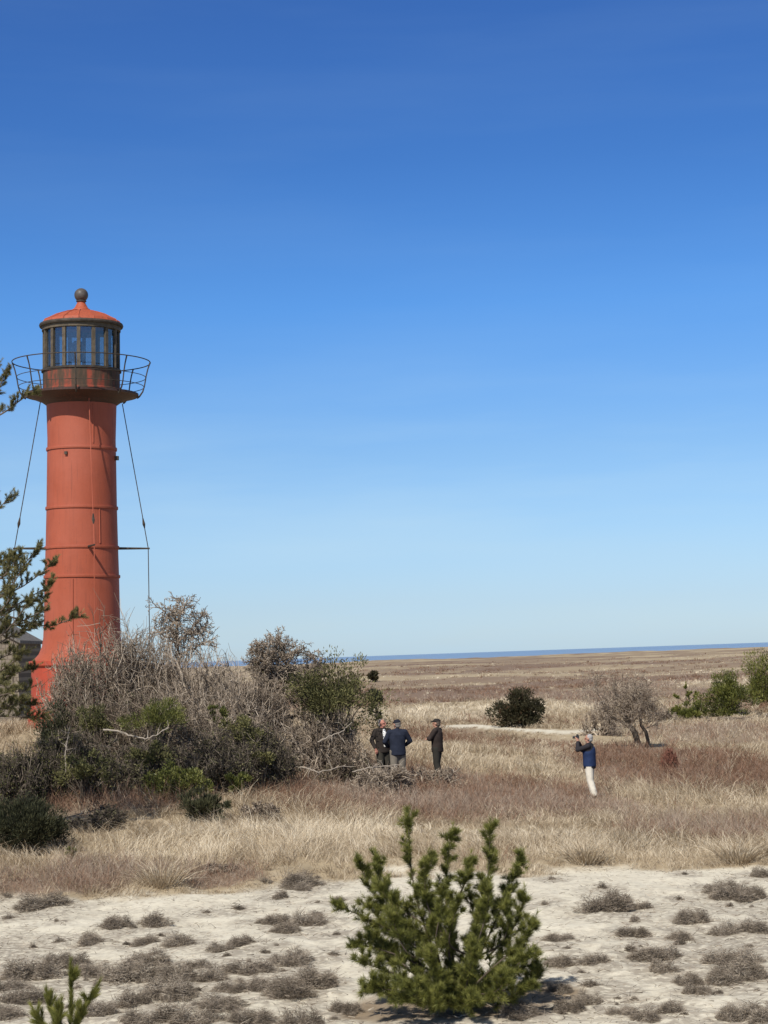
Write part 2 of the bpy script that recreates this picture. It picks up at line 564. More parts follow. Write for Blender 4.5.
def bare_shrub(name, label, px, topy, wpx, Y, cat='shrub', mat='twig_grey', stems=14, per=(8, 7, 5), group=None, seed=0, spread=1.1,
               dens=1.0, leaf=None, leafmat='oliveleaf', rstem=.046, rmin=.0045, tb=.5, depth=.8, yaw=0, basepy=780, trop=.02, at_pos=None, H=None, leafsize=.045):
    rng = np.random.default_rng(seed + 1000)
    b = stand(px, Y, basepy) if at_pos is None else np.asarray(at_pos)
    W = wpx * Y / F
    if H is None: H = at(px, topy, Y)[2] - b[2]
    root = empty(name, b - np.array([0, 0, .03]))
    tag(root, label, cat, group)
    a = rng.uniform(0, 2 * math.pi, stems); e = np.sqrt(rng.random(stems)) * spread
    d = nrm(np.stack([np.cos(a) * e, np.sin(a) * e, np.ones(stems) * .8], 1))
    base = np.stack([np.cos(a), np.sin(a), 0 * a], 1) * (rng.random(stems) * .25 * min(W, 2))[:, None]
    L = H * rng.uniform(.5, .85, stems)
    lv = grow(rng, base, d, L, np.full(stems, rstem), per, trop=trop)
    lv = fit(lv, W, W * depth, H)
    level_mesh(lv, rng, rmin, .34, tb + .12, (0, 1)).build('branches', M[mat], root)
    level_mesh(lv, rng, rmin, .32, tb - .05, tuple(range(2, len(lv)))).build('twigs', M[mat], root)
    if leaf:
        tips = lv[-1][0][:, 1:].reshape(-1, 3)
        k = rng.integers(0, len(tips), leaf)
        p = tips[k] + rng.normal(size=(leaf, 3)) * .03
        dd = nrm(rng.normal(size=(leaf, 3)) + np.array([0, 0, .5]))
        cl = vn(p[:, 0] * 2.2, p[:, 2] * 2.2 + p[:, 1], seed)
        mb = MB()
        leaf_blades(mb, p, dd, rng.uniform(.7, 1.4, leaf) * leafsize, rng.uniform(.5, .9, leaf) * leafsize, np.clip(.15 + .6 * cl + .18 * rng.normal(size=leaf), 0, 1), rng)
        mb.build('foliage', M[leafmat], root)
    return root


def bush(name, label, px, topy, wpx, Y, basepy=None, mat='juniper', cat='bush', group=None, seed=0, clumps=90, per=130, leafL=.09, leafW=.02,
         botpy=None, depth=.85, shape=1.0, at_pos=None, H=None, trunk=True, lumps=.35, barkmat='twig_dark', lean=0.0, up=.5, tint0=.2, low=0.0):
    """evergreen bush: a short trunk with limbs, and a crown of many small sprays grouped in clumps"""
    rng = np.random.default_rng(seed + 5000)
    b = stand(px, Y, basepy or 790) if at_pos is None else np.asarray(at_pos)
    W = wpx * Y / F
    if H is None: H = at(px, topy, Y)[2] - b[2]
    z0 = 0.0 if botpy is None else max(0, at(px, botpy, Y)[2] - b[2])
    root = empty(name, b - np.array([0, 0, .03])); tag(root, label, cat, group)
    ch = H - z0
    # clump centres through an uneven ovoid
    n = clumps
    u = nrm(rng.normal(size=(n, 3))); rr = rng.random(n) ** .42
    u[:, 2] = np.abs(u[:, 2]) * np.where(rng.random(n) < .75, 1, -.6)
    lob = 1 - lumps + 2 * lumps * vn(np.arctan2(u[:, 1], u[:, 0]) * 1.7 + 9, u[:, 2] * 2.2 + seed, seed)
    c = u * (rr * lob)[:, None] * np.array([W / 2, W / 2 * depth, ch * .55 * shape])
    c[:, 2] += z0 + ch * .42
    c[:, 2] = np.clip(c[:, 2], z0 + .05 * ch, None)
    if low:
        k = rng.random(n) < low; c[k, 2] = z0 + rng.uniform(.04, .4, k.sum()) * ch
    c[:, 0] += lean * (c[:, 2] - z0)
    top = c[:, 2].max(); c[:, 2] = z0 + (c[:, 2] - z0) * (ch * .95) / (top - z0)
    cr = (.10 + .08 * rng.random(n)) * math.sqrt(W * ch)
    cen = np.array([lean * ch * .4, 0, z0 + ch * .35])
    N = n * per
    ci = np.repeat(np.arange(n), per)
    off = nrm(rng.normal(size=(N, 3))) * (rng.random(N) ** .45)[:, None] * cr[ci][:, None] * np.array([1, 1, .85])
    p = c[ci] + off; p[:, 2] = np.maximum(p[:, 2], .02)
    d = nrm(nrm(p - cen) * .6 + nrm(off) * .5 + np.array([0, 0, up]) + .5 * rng.normal(size=(N, 3)))
    ct = rng.random(n)
    t = np.clip(tint0 + .45 * ct[ci] + .16 * rng.normal(size=N), 0, 1)
    mb = MB()
    leaf_blades(mb, p, d, leafL * rng.uniform(.6, 1.3, N), leafW * rng.uniform(.7, 1.3, N), t, rng)
    mb.build('crown', M[mat], root)
    if trunk:
        mb = MB()
        k = rng.permutation(n)[:min(n, 26)]
        for j in k:
            e = c[j]; s = np.array([rng.normal() * .03 * W, rng.normal() * .03 * W, 0])
            mid = s * .5 + e * .5 + np.array([-(e[0]) * .18, -(e[1]) * .18, .05 * ch]) + rng.normal(size=3) * .03 * W
            r0 = .012 * math.sqrt(W * H) + .008
            tube(mb, [s, s * .7 + mid * .3 + rng.normal(size=3) * .02, mid, e], [r0, r0 * .8, r0 * .5, r0 * .25], 5, rng.uniform(.2, .7))
        mb.build('trunk', M[barkmat], root)
    return root


def needle_shoots(mb, p, d, L, rng, n=90, nl=.075, nw=.004, tint=None, spread=.95, axw=.62):
    """bottle-brush shoots: p,d,L arrays"""
    S = len(p); N = S * n
    si = np.repeat(np.arange(S), n)
    tt = rng.random(N) ** .8
    ax = d[si]
    base = p[si] + ax * (L[si] * tt)[:, None]
    pd = perp(ax, rng)
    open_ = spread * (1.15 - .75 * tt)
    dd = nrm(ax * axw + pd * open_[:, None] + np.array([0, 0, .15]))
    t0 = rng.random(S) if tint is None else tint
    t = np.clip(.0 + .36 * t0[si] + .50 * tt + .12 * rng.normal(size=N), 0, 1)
    tri_blades(mb, base, dd, nl * rng.uniform(.65, 1.1, N), np.full(N, nw), t, rng)


def pine(name, label, Y, trunk_px, limbs, sub=.12, shoot=(.10, .2), nn=90, nl=.075, nw=.0045, seed=0, cat='pine tree', mat='needle', r0=.04, side=1.0,
         tip=1.5, tmin=.3, group=None, extra=None, brush=1.0, upw=.45, twig=.55, twl=1.0, lr=1.0, spread=.95, axw=.62):
    """trunk_px: list of (px,py,dY); limbs: lists of (px,py,dY) from the trunk outwards. Local coordinates from the trunk's foot."""
    rng = np.random.default_rng(seed + 9000)
    foot = at(trunk_px[0][0], trunk_px[0][1], Y + trunk_px[0][2])
    foot = np.array([foot[0], foot[1], hz(foot[0], foot[1])])
    root = empty(name, foot); tag(root, label, cat, group)
    W = lambda q: at(q[0], q[1], Y + q[2]) - foot
    mb = MB(); tp = np.array([W(q) for q in trunk_px]); tp[0, 2] = min(tp[0, 2], -.05)
    tube(mb, tp, np.linspace(r0, r0 * .45, len(tp)), 10, .45)
    mb.build('trunk', M['bark'], root)
    P = []; D = []; L = []; nb = MB(); bmb = MB()
    all_limbs = [[W(q) for q in l] for l in limbs] + (extra or [])
    for l in all_limbs:
        l = np.array(l, float)
        # smooth resample
        k = np.linspace(0, len(l) - 1, 14)
        i = np.minimum(k.astype(int), len(l) - 2); u = (k - i)[:, None]
        i0 = np.maximum(i - 1, 0); i3 = np.minimum(i + 2, len(l) - 1)
        q = .5 * ((2 * l[i]) + (-l[i0] + l[i + 1]) * u + (2 * l[i0] - 5 * l[i] + 4 * l[i + 1] - l[i3]) * u ** 2 + (-l[i0] + 3 * l[i] - 3 * l[i + 1] + l[i3]) * u ** 3)
        length = np.linalg.norm(np.diff(q, axis=0), axis=1).sum()
        tube(bmb, q, np.linspace(r0 * .55, r0 * .14, len(q)) * lr, 6, rng.uniform(.3, .7))
        if brush < 1:   # the limb's own needles
            for i in range(int(brush * 13), 13):
                sg = q[i + 1] - q[i]; P.append(q[i]); D.append(nrm(sg)); L.append(np.linalg.norm(sg) * 1.25)
        m = max(3, int(length * (1 - tmin) / sub * side))
        for s in range(m):
            f = (tmin + (1 - tmin) * (s + rng.random()) / m) * (len(q) - 1)
            i = min(int(f), len(q) - 2); p = q[i] * (1 - f + i) + q[i + 1] * (f - i)
            dl = nrm(q[i + 1] - q[i])
            dd = nrm(dl * .45 + perp(dl[None], rng)[0] * .8 + np.array([0, 0, upw]))
            ln = rng.uniform(*shoot) * (1.25 - .5 * f / len(q)); tl = max(ln, .11 * twl)
            if rng.random() < twig:   # twig, then shoots at its end
                e = p + dd * tl * 1.1
                tube(bmb, [p, e], [r0 * .12, r0 * .08], 4, rng.uniform(.3, .7))
                for w in range(3):
                    d2 = nrm(dd * .7 + rng.normal(size=3) * .45 + np.array([0, 0, .4]))
                    P.append(p + dd * tl * rng.uniform(.45, 1.1)); D.append(d2); L.append(ln * rng.uniform(.6, 1))
            P.append(p); D.append(dd); L.append(ln)
        dl = nrm(q[-1] - q[-3])
        P.append(q[-1] - dl * shoot[1] * .6); D.append(nrm(dl + np.array([0, 0, .3]))); L.append(shoot[1] * tip)
        for w in range(4):
            d2 = nrm(dl + rng.normal(size=3) * .5 + np.array([0, 0, .3]))
            P.append(q[-1] - dl * shoot[1] * rng.uniform(.3, 1)); D.append(d2); L.append(shoot[1] * rng.uniform(.6, .95))
    bmb.build('branches', M['bark'], root)
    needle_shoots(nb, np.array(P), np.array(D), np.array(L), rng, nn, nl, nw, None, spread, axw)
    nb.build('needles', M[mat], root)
    return root


# ------------------------------------------------------------------ ground, sea
def build_ground():
    ys = np.concatenate([np.linspace(-30, 18, 14)[:-1], np.arange(18, 40, .11), np.arange(40, 75, .3), np.geomspace(75, 1750, 260)])
    u = np.linspace(-1, 1, 420)
    t = u * (.26 + 3.2 * np.abs(u) ** 5)
    X = t[None] * (np.maximum(ys, 10)[:, None] * 1.0 + 6); Y = np.repeat(ys[:, None], len(u), 1)
    x, y = X.ravel(), Y.ravel()
    z = height(x, y)
    mb = MB(); idx = np.arange(len(x)).reshape(X.shape)
    q = np.stack([idx[:-1, :-1], idx[:-1, 1:], idx[1:, 1:], idx[1:, :-1]], -1).reshape(-1, 4)
    mb.add(np.stack([x, y, z], 1), q)
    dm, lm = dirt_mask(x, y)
    t = NT('ground')
    n1 = t.noise(9, 6); n2 = t.noise(.9, 5); n3 = t.noise(60, 3)
    sandc = t.mix(t.math('MULTIPLY', n2, .8), (.57, .505, .385, 1), (.74, .68, .545, 1))
    sandc = t.mix(t.ramp(n1, [(.50, (0, 0, 0)), (.70, (.65, .65, .65))]), sandc, (.36, .30, .225, 1))
    sandc = t.mix(t.ramp(n3, [(.58, (0, 0, 0)), (.75, (.5, .5, .5))]), sandc, (.30, .25, .19, 1))
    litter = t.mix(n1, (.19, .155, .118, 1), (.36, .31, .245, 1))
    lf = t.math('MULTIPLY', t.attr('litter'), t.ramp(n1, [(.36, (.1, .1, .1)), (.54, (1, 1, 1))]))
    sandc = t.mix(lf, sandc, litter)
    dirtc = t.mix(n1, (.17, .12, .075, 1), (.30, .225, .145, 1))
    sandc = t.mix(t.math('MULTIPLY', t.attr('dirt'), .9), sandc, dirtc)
    far = t.noise(.06, 6, stretch=(1, .45, 1))
    grassc = t.mix(n2, (.32, .245, .15, 1), (.50, .41, .275, 1))
    grassc = t.mix(t.ramp(far, [(.4, (0, 0, 0)), (.65, (.6, .6, .6))]), grassc, (.23, .165, .105, 1))
    brownc = t.mix(n1, (.15, .10, .07, 1), (.26, .185, .13, 1))
    veg = t.mix(t.attr('brown'), grassc, brownc)
    c = t.mix(t.attr('sand'), veg, sandc)
    b = t.new('ShaderNodeBump', Strength=.55, Distance=.03)
    t.link(t.math('ADD', n1, t.math('MULTIPLY', n3, .25)), b.inputs['Height']); t.link(b.outputs[0], t.p.inputs['Normal'])
    m = t.done(c, .95, .1)
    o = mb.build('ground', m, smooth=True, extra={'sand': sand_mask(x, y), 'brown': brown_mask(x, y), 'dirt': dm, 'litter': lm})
    tag(o, kind='structure')
    # sea
    t = NT('sea water')
    w = t.noise(.02, 5, stretch=(.25, 1, 1)); w2 = t.noise(.006, 5, stretch=(.12, 1, 1))
    c = t.mix(t.ramp(w2, [(.35, (0, 0, 0)), (.7, (1, 1, 1))]), (.16, .25, .39, 1), (.22, .32, .45, 1))
    c = t.mix(t.ramp(w, [(.66, (0, 0, 0)), (.72, (.8, .8, .8))]), c, (.55, .6, .65, 1))
    m = t.done(c, .7, .05)
    mb = MB(); yy = np.array([-30, 1480, 2000, 4000, 9000, 30000, 90000.]); yy = yy[1:]; xx = np.linspace(-1, 1, 9)
    X = xx[None] * (yy[:, None] * 1.2); Yg = np.repeat(yy[:, None], 9, 1); idx = np.arange(X.size).reshape(X.shape)
    mb.add(np.stack([X, Yg, np.full(X.shape, -1.6)], -1).reshape(-1, 3), np.stack([idx[:-1, :-1], idx[:-1, 1:], idx[1:, 1:], idx[1:, :-1]], -1).reshape(-1, 4))
    tag(mb.build('sea', m), kind='structure')


def scatter():
    rng = np.random.default_rng(3)
    gm, sm = MB(), MB()
    # clumps sampled evenly over the angle and over the picture height, so that far ones are larger and fewer per area
    NC = 38000
    v = np.where(rng.random(NC) < .55, rng.uniform(60, 232, NC), rng.uniform(9, 90, NC))
    y = F * CAMZ / v; tx = rng.uniform(-.26, .26, NC); x = tx * y
    keep = (y > edge_y(x) - 1.4) & (y < 1000)
    s = sand_mask(x, y); keep &= rng.random(NC) > s * 1.01
    x, y = x[keep], y[keep]
    b = brown_mask(x, y); isb = rng.random(len(x)) < np.clip(b * 1.05 - .06, 0, .88)
    for brown in (False, True):
        cx, cy = x[isb == brown], y[isb == brown]
        K = 12
        n = len(cx) * K
        ci = np.repeat(np.arange(len(cx)), K)
        sc = .75 + .25 * np.clip(cy / 60, .5, 8)      # lod
        rad = (.075 if not brown else .15) * sc
        bx = cx[ci] + rng.normal(size=n) * rad[ci]; by = cy[ci] + rng.normal(size=n) * rad[ci]
        bz = height(bx, by) - .02
        base = np.stack([bx, by, bz], 1)
        hn = fbm(cx * .35, cy * .35, 91)
        big = fbm(cx * .12 + 4, cy * .12, 95)
        nearf = 1 + .0 * cy
        wpx = .40 * cy / F
        pcy = np.interp(cx, PATHX, PATHY); near_path = sstep(-11, -7, cy - pcy) * (1 - sstep(1, 4, cy - pcy)) * sstep(PATHX[0] - 1, PATHX[0] + 3, cx) * (1 - sstep(PATHX[-4] - 1, PATHX[-4] + 3, cx))
        ct = fbm(cx * .5, cy * .5, 93) + .34 * rng.normal(size=len(cx))
        # straw colour changes from place to place
        reg = fbm(cx * .07 + 2, cy * .05, 97)
        if not brown:
            Hc = (.10 + .95 * hn ** 1.8) * rng.uniform(.6, 1.35, len(cx)) * (1 - .75 * near_path) * (1 - .35 * sstep(100, 400, cy)) * (.55 + .45 * sstep(0, 2.5, cy - edge_y(cx)))
            L = Hc[ci] * rng.uniform(.6, 1.25, n)
            ba = vn(cx * .8, cy * .8, 98) * 9.0 + rng.normal(size=len(cx)) * .5
            dirc = np.stack([np.cos(ba), np.sin(ba), 0 * ba], 1)
            d = nrm(np.stack([rng.normal(size=n) * .42, rng.normal(size=n) * .42, np.ones(n)], 1) + dirc[ci] * .3)
            bend = nrm(d * np.array([1, 1, 0]) + dirc[ci] * .7 + .3 * rng.normal(size=(n, 3)) * np.array([1, 1, 0])) * rng.uniform(.1, 1.25, n)[:, None] - np.array([0, 0, .6]) * rng.uniform(.0, 1, n)[:, None]
            t = np.clip(-.03 + .5 * ct[ci] + .6 * reg[ci] + .12 * sstep(90, 250, cy)[ci] + .3 * pale_mask(cx, cy)[ci] + .17 * rng.normal(size=n), 0, 1)
            curved_blades(gm, base, d, L, np.maximum(wpx[ci], .006) * rng.uniform(.7, 1.4, n), bend, t, rng)
        else:
            Hc = (.16 + .5 * hn) * rng.uniform(.6, 1.3, len(cx)) * (1 - .8 * near_path) * (.6 + .4 * sstep(0, 3, cy - edge_y(cx)))
            L = Hc[ci] * rng.uniform(.4, 1.2, n)
            d = nrm(np.stack([rng.normal(size=n) * .55, rng.normal(size=n) * .55, np.ones(n) * .9], 1))
            greyz = np.maximum(sstep(.47, .6, reg), grey_mask(cx, cy))
            t = np.clip(.02 + .38 * ct[ci] + .42 * greyz[ci] + .15 * rng.normal(size=n), 0, 1)
            base[:, 2] += rng.random(n) * .5 * L * .6
            tri_blades(sm, base, d, L, np.maximum(wpx[ci] * .9, .005) * rng.uniform(.7, 1.5, n), t, rng)
            d2 = nrm(d + rng.normal(size=d.shape) * .6)
            tri_blades(sm, base + d * (L * .4)[:, None], d2, L * .6, np.maximum(wpx[ci] * .8, .005), np.clip(t + .08, 0, 1), rng)
    tag(gm.build('dune_grass', M['straw']), 'dry straw coloured beach grass covering the plain beyond the bare sand', 'grass', kind='stuff')
    tag(sm.build('brown_scrub', M['scrub']), 'low reddish brown leafless scrub growing in patches through the straw grass', 'scrub', kind='stuff')
    # litter and stalks lying on the bare sand
    n = 20000
    lm = MB(); yv = rng.uniform(19, 37.5, n); xv = rng.uniform(-.26, .26, n) * yv
    dm, l2 = dirt_mask(xv, yv)
    k = (yv < edge_y(xv) + .5) & (rng.random(n) < .12 + .9 * np.maximum(dm * .6, l2) + .8 * sstep(-1.6, 0, yv - edge_y(xv)))
    xv, yv = xv[k], yv[k]; n = len(xv)
    a = rng.uniform(0, 2 * math.pi, n)
    d = nrm(np.stack([np.cos(a), np.sin(a), rng.uniform(0, .5, n)], 1))
    tri_blades(lm, np.stack([xv, yv, height(xv, yv) + .006], 1), d, rng.uniform(.05, .2, n), rng.uniform(.006, .013, n), rng.random(n) * 1.1, rng)
    tag(lm.build('stalk_litter', M['heather']), 'thin dry stalks and litter strewn over the pale sand', 'litter', kind='stuff')


# ------------------------------------------------------------------ heather tufts on the sand
def heather_mesh(seed, clumps, n, wide, spread):
    """sprawling mat of several twig clumps of uneven size; unit footprint about one metre across"""
    rng = np.random.default_rng(seed); mb = MB()
    for c in range(clumps):
        a0 = rng.uniform(0, 6.28); r0 = spread * math.sqrt(rng.random())
        cx, cy = r0 * math.cos(a0), r0 * math.sin(a0)
        R = rng.uniform(.10, .30) * (1.6 if clumps < 3 else 1); m = int(n * (R / .2) ** 2 / clumps * 1.3) + 60
        r = np.sqrt(rng.random(m)) * 1.15; a = rng.uniform(0, 6.28, m); lob = .5 + vn(np.cos(a) * 2 + c, np.sin(a) * 2 + seed, seed)
        x = r * np.cos(a) * R * lob; y = r * np.sin(a) * R * lob
        hh = (np.clip(1 - r ** 2, 0, 1) * .75 + .18) * rng.uniform(.55, 1.1) * (R / .3) ** .5
        base = np.stack([cx + x, cy + y, rng.random(m) ** 1.4 * hh * .7], 1)
        d = nrm(np.stack([x / R * .6 + rng.normal(size=m) * .75, y / R * .6 + rng.normal(size=m) * .75, .35 + .45 * rng.normal(size=m)], 1)); d[:, 2] = np.abs(d[:, 2]) * .8
        t = np.clip(rng.uniform(-.08, .12) + .75 * vn((cx + x) * 7, (cy + y) * 7, seed) + .14 * rng.normal(size=m), 0, 1)
        L = rng.uniform(.08, .3, m) * (.4 + hh)
        tri_blades(mb, base, d, L, np.full(m, wide), t, rng)
        d2 = nrm(d + rng.normal(size=d.shape) * .6)
        tri_blades(mb, base + d * (L * .4)[:, None], d2, L * .6, np.full(m, wide), np.clip(t + .1, 0, 1), rng)
    return mb.mesh('heather_tuft', M['heather'])


def heather():
    rng = random.Random(4)
    small = [heather_mesh(k, c, 420, .026, .28) for k, c in ((1, 2), (2, 3), (3, 4), (4, 3))]
    large = [heather_mesh(k, c, 3000, .012, .46) for k, c in ((11, 7), (12, 9), (13, 6), (14, 11), (15, 8), (16, 10))]
    for i, (px, py, w) in enumerate(TUFT_PX):
        p = TUFTS[i][0]
        me = small[i % 4] if w < 19 else large[(i * 5 + i // 6) % 6]
        o = bpy.data.objects.new('heather_tuft', me); COL.objects.link(o)
        W = w * p[1] / F * (1.0 if w < 19 else 1.12)
        o.location = (p[0], p[1], hz(p[0], p[1]) - .01)
        hsc = min(W * .62, .34) + .05 if w >= 19 else W * .55 + .02
        o.scale = (W * rng.uniform(.8, 1.15), W * rng.uniform(.7, 1.25), hsc * rng.uniform(.75, 1.25))
        o.rotation_euler = (0, 0, rng.uniform(0, 6.28))
        size = 'tiny' if w < 15 else ('small' if w < 24 else ('broad' if w < 36 else 'largest spreading'))
        zone = 'left of the green pine' if px < 345 else ('beside the green pine' if px < 575 else 'right of the green pine')
        row = 'near the grass edge' if py < 915 else ('midway down the sand' if py < 965 else 'on the nearest sand')
        o_label = '%s grey brown heather tuft %s, %s' % (size, row, zone)
        tag(o, o_label, 'heather tuft', 'heather tufts, ' + size + ', ' + row + ', ' + zone)


# ------------------------------------------------------------------ lighthouse
def paint(name, base, streak=.35, rust=.3):
    t = NT(name)
    n1 = t.noise(1.3, 6); n2 = t.noise(3, 5, stretch=(3, 3, .22)); n3 = t.noise(14, 4)
    c = t.mix(n1, tuple(v * .88 for v in base) + (1,), tuple(min(1, v * 1.1) for v in base) + (1,))
    c = t.mix(t.ramp(n2, [(.5, (0, 0, 0)), (.75, (streak,) * 3)]), c, tuple(v * .62 for v in base) + (1,))
    c = t.mix(t.ramp(n3, [(.6, (0, 0, 0)), (.72, (rust,) * 3)]), c, (.14, .05, .03, 1))
    n4 = t.noise(.55, 5); n5 = t.noise(9, 3, stretch=(2.5, 2.5, .07))
    c = t.mix(t.ramp(n4, [(.42, (0, 0, 0)), (.66, (.5, .5, .5))]), c, tuple(min(1, v * 1.12 + .03) for v in base) + (1,))
    c = t.mix(t.ramp(n5, [(.60, (0, 0, 0)), (.70, (streak * 1.5,) * 3)]), c, (.17, .05, .03, 1))
    t.bump(n3, .2, .015)
    return t.done(c, .62, .3)


def lighthouse():
    Y = TY
    lean = 0.0
    base = np.array([TX, TY, hz(TX, TY)])
    AX = lambda y: 82.3
    def Z(y): return at(AX(y), y, Y)[2] - base[2]
    def Rm(w): return w * Y / F
    root = empty('lighthouse', base); root.rotation_euler = (0, math.radians(1.2), 0)   # the old tower leans a little
    tag(root, 'tall red iron lighthouse with dark lantern room rising behind the shrubs', 'lighthouse')
    red = paint('weathered red paint', (.345, .079, .038)); redb = paint('bright red paint', (.40, .066, .034), .5, .5)
    roofm = paint('roof red paint', (.38, .084, .039), .6, .6)
    iron = plain('dark weathered iron', (.055, .043, .032), .7, .3, 0, .4, 5)
    ironb = plain('brown iron bars', (.10, .078, .052), .7, .3, 0, .35, 6)
    t = NT('rusty parapet paint')
    n2 = t.noise(1.6, 5, stretch=(2.2, 2.2, .5)); n3 = t.noise(7, 5)
    c = t.ramp(n2, [(.38, (.055, .040, .026)), (.50, (.10, .055, .035)), (.60, (.26, .06, .035)), (.75, (.33, .07, .04))])
    c = t.mix(t.ramp(n3, [(.5, (0, 0, 0)), (.7, (.6, .6, .6))]), c, (.06, .045, .03, 1))
    rusty = t.done(c, .75, .25)
    zb = -.4
    # shaft with flared foot
    prof = [(35.0, 404), (34, 440), (34.3, 455), (35, 508), (36, 548), (36.9, 577), (37.3, 600), (37.7, 620), (38.3, 637), (39.6, 646), (43, 654), (47, 658.4), (50, 660.5)]
    mb = MB(); lathe(mb, [(Rm(r), Z(y)) for r, y in prof[::-1]], 96)
    mb.build('tower_shaft', red, root, smooth=True)
    mb = MB()
    zt = Z(660.5)
    lathe(mb, [(Rm(50.5) + .12, zb), (Rm(50.5) + .12, Z(712)), (Rm(50.5), Z(709)), (Rm(50.0), zt - .2), (Rm(52.6), zt - .14), (Rm(52.6), zt - .01), (Rm(49), zt + .012)], 64)
    mb.build('pedestal', redb, root)
    # panel ledge and a dark window recess on the pedestal
    for y, rr in ((449.5, 34.2), (508.4, 35.0), (547.8, 36.0), (576.8, 36.9)):
        mb = MB(); z = Z(y); r = Rm(rr)
        lathe(mb, [(r - .02, z - .055), (r + .035, z - .05), (r + .04, z), (r + .035, z + .045), (r - .02, z + .05)], 96)
        mb.build('flange_ring', red, root, smooth=False)
    # vertical plate seams
    for ang, y0, y1 in ((math.radians(-52), 511, 545), (math.radians(-95), 580, 640), (math.radians(-62), 407, 446)):
        mb = MB()
        pts = []
        for y in np.linspace(y0, y1, 8):
            rr = Rm(np.interp(y, [404, 440, 508, 577, 600, 640], [35, 34, 35, 36.9, 37.3, 38.5])) + .004
            pts.append((rr * math.cos(ang), rr * math.sin(ang), Z(y)))
        tube(mb, pts, .022, 6)
        mb.build('plate_seam', red, root)
    # gallery
    zg = Z(395)
    RG = Rm(56.5)
    mb = MB(); lathe(mb, [(Rm(33.9), Z(409)), (Rm(35), Z(405.5)), (Rm(40), Z(402)), (Rm(48), Z(399)), (Rm(54), zg - .06), (RG, zg - .055), (RG + .02, zg - .045), (RG + .02, zg + .03), (RG - .02, zg + .035), (Rm(30), zg + .035)], 72)
    mb.build('gallery_deck', paint('dark red gallery paint', (.05, .024, .017), .6, .6), root, smooth=False)
    # parapet wall under the glazing
    RL = Rm(38.6); z0 = zg + .036; z1 = Z(372.5)
    mb = MB(); lathe(mb, [(RL + .03, z0), (RL + .03, z0 + .12), (RL, z0 + .14), (RL, z1), (RL - .05, z1)], 32, off=math.radians(-86.4))
    mb.build('lantern_parapet', rusty, root)
    mb = MB(); lathe(mb, [(RL - .06, z1 + .002), (RL + .05, z1 + .002), (RL + .05, z1 + .07), (RL - .06, z1 + .07)], 32, off=math.radians(-86.4))
    mb.build('sill_ring', iron, root)
    z2 = Z(327.5)
    mb = MB(); lathe(mb, [(RL - .12, z2 - .14), (RL + .03, z2 - .14), (RL + .03, z2), (RL - .12, z2)], 32, off=math.radians(-86.4))
    mb.build('head_ring', ironb, root)
    # glazing: sixteen bars and sixteen panes
    g = NT('old lantern glass')
    tr = g.new('ShaderNodeBsdfTransparent'); tr.inputs[0].default_value = (.80, .84, .86, 1)
    gl = g.new('ShaderNodeBsdfGlossy', Roughness=.05); gl.inputs[0].default_value = (.8, .85, .9, 1)
    df = g.new('ShaderNodeBsdfDiffuse'); df.inputs[0].default_value = (.10, .095, .085, 1)
    mx = g.new('ShaderNodeMixShader'); mx.inputs[0].default_value = .12
    m2 = g.new('ShaderNodeMixShader'); m2.inputs[0].default_value = .09
    g.link(tr.outputs[0], mx.inputs[1]); g.link(gl.outputs[0], mx.inputs[2]); g.link(mx.outputs[0], m2.inputs[1]); g.link(df.outputs[0], m2.inputs[2])
    g.link(m2.outputs[0], g.n['Material Output'].inputs[0])
    rim = RL - .05
    for k in range(16):
        a = math.radians(-85.4 + 22.5 * k)
        mb = MB(); box(mb, (rim * math.cos(a), rim * math.sin(a), (z1 + .07 + z2 - .14) / 2), (.10, .115, z2 - z1 - .21 - .004), a)
        mb.build('glazing_bar', ironb, root)
        a2 = a + math.radians(11.25); rp = rim * math.cos(math.radians(11.25)) - .01
        mb = MB(); box(mb, (rp * math.cos(a2), rp * math.sin(a2), (z1 + z2 - .07) / 2), (.012, 2 * rim * math.sin(math.radians(11.25)) - .122, z2 - z1 - .21 - .006), a2)
        mb.build('glass_pane', g.m, root)
    # lantern floor and lamp apparatus inside
    mb = MB(); lathe(mb, [(.01, z1 - .1), (RL - .06, z1 - .1), (RL - .06, z1 - .13), (.01, z1 - .13)], 32)
    mb.build('lantern_floor', iron, root)
    mb = MB(); lathe(mb, [(.22, z1 - .095), (.22, z1 - .02), (.10, z1 + .05), (.09, z1 + .35), (.2, z1 + .4), (.2, z1 + .46), (.01, z1 + .46)], 20, c=(-.12, 0))
    mb.build('lamp_pedestal', iron, root)
    mb = MB(); lathe(mb, [(.01, z1 + .462), (.16, z1 + .465), (.24, z1 + .62), (.26, z1 + .78), (.22, z1 + .95), (.12, z1 + 1.05), (.01, z1 + 1.06)], 20, c=(-.12, 0))
    mb.build('lamp_lens', plain('lens glass', (.18, .22, .24), .15, .6), root, smooth=True)
    # roof
    zr = Z(326.2); RR = Rm(41.6)
    mb = MB()
    lathe(mb, [(RR - .14, zr - .045), (RR, zr - .05), (RR + .02, zr), (RR, zr + .06), (RR - .05, zr + .065)], 48)
    mb.build('roof_gutter', iron, root, smooth=False)
    mb = MB()
    pr = [(RR - .055, zr + .05), (Rm(38), zr + .05 + Rm(3.4)), (Rm(33), zr + Rm(7.2)), (Rm(26), zr + Rm(10.9)), (Rm(18), zr + Rm(13.6)), (Rm(11), zr + Rm(15.2)), (Rm(8.6), zr + Rm(15.8))]
    lathe(mb, pr, 16, off=math.radians(-85.4))
    lathe(mb, [(RR - .13, zr - .02), (.02, zr + .1)], 48)
    mb.build('roof', roofm, root, smooth=False)
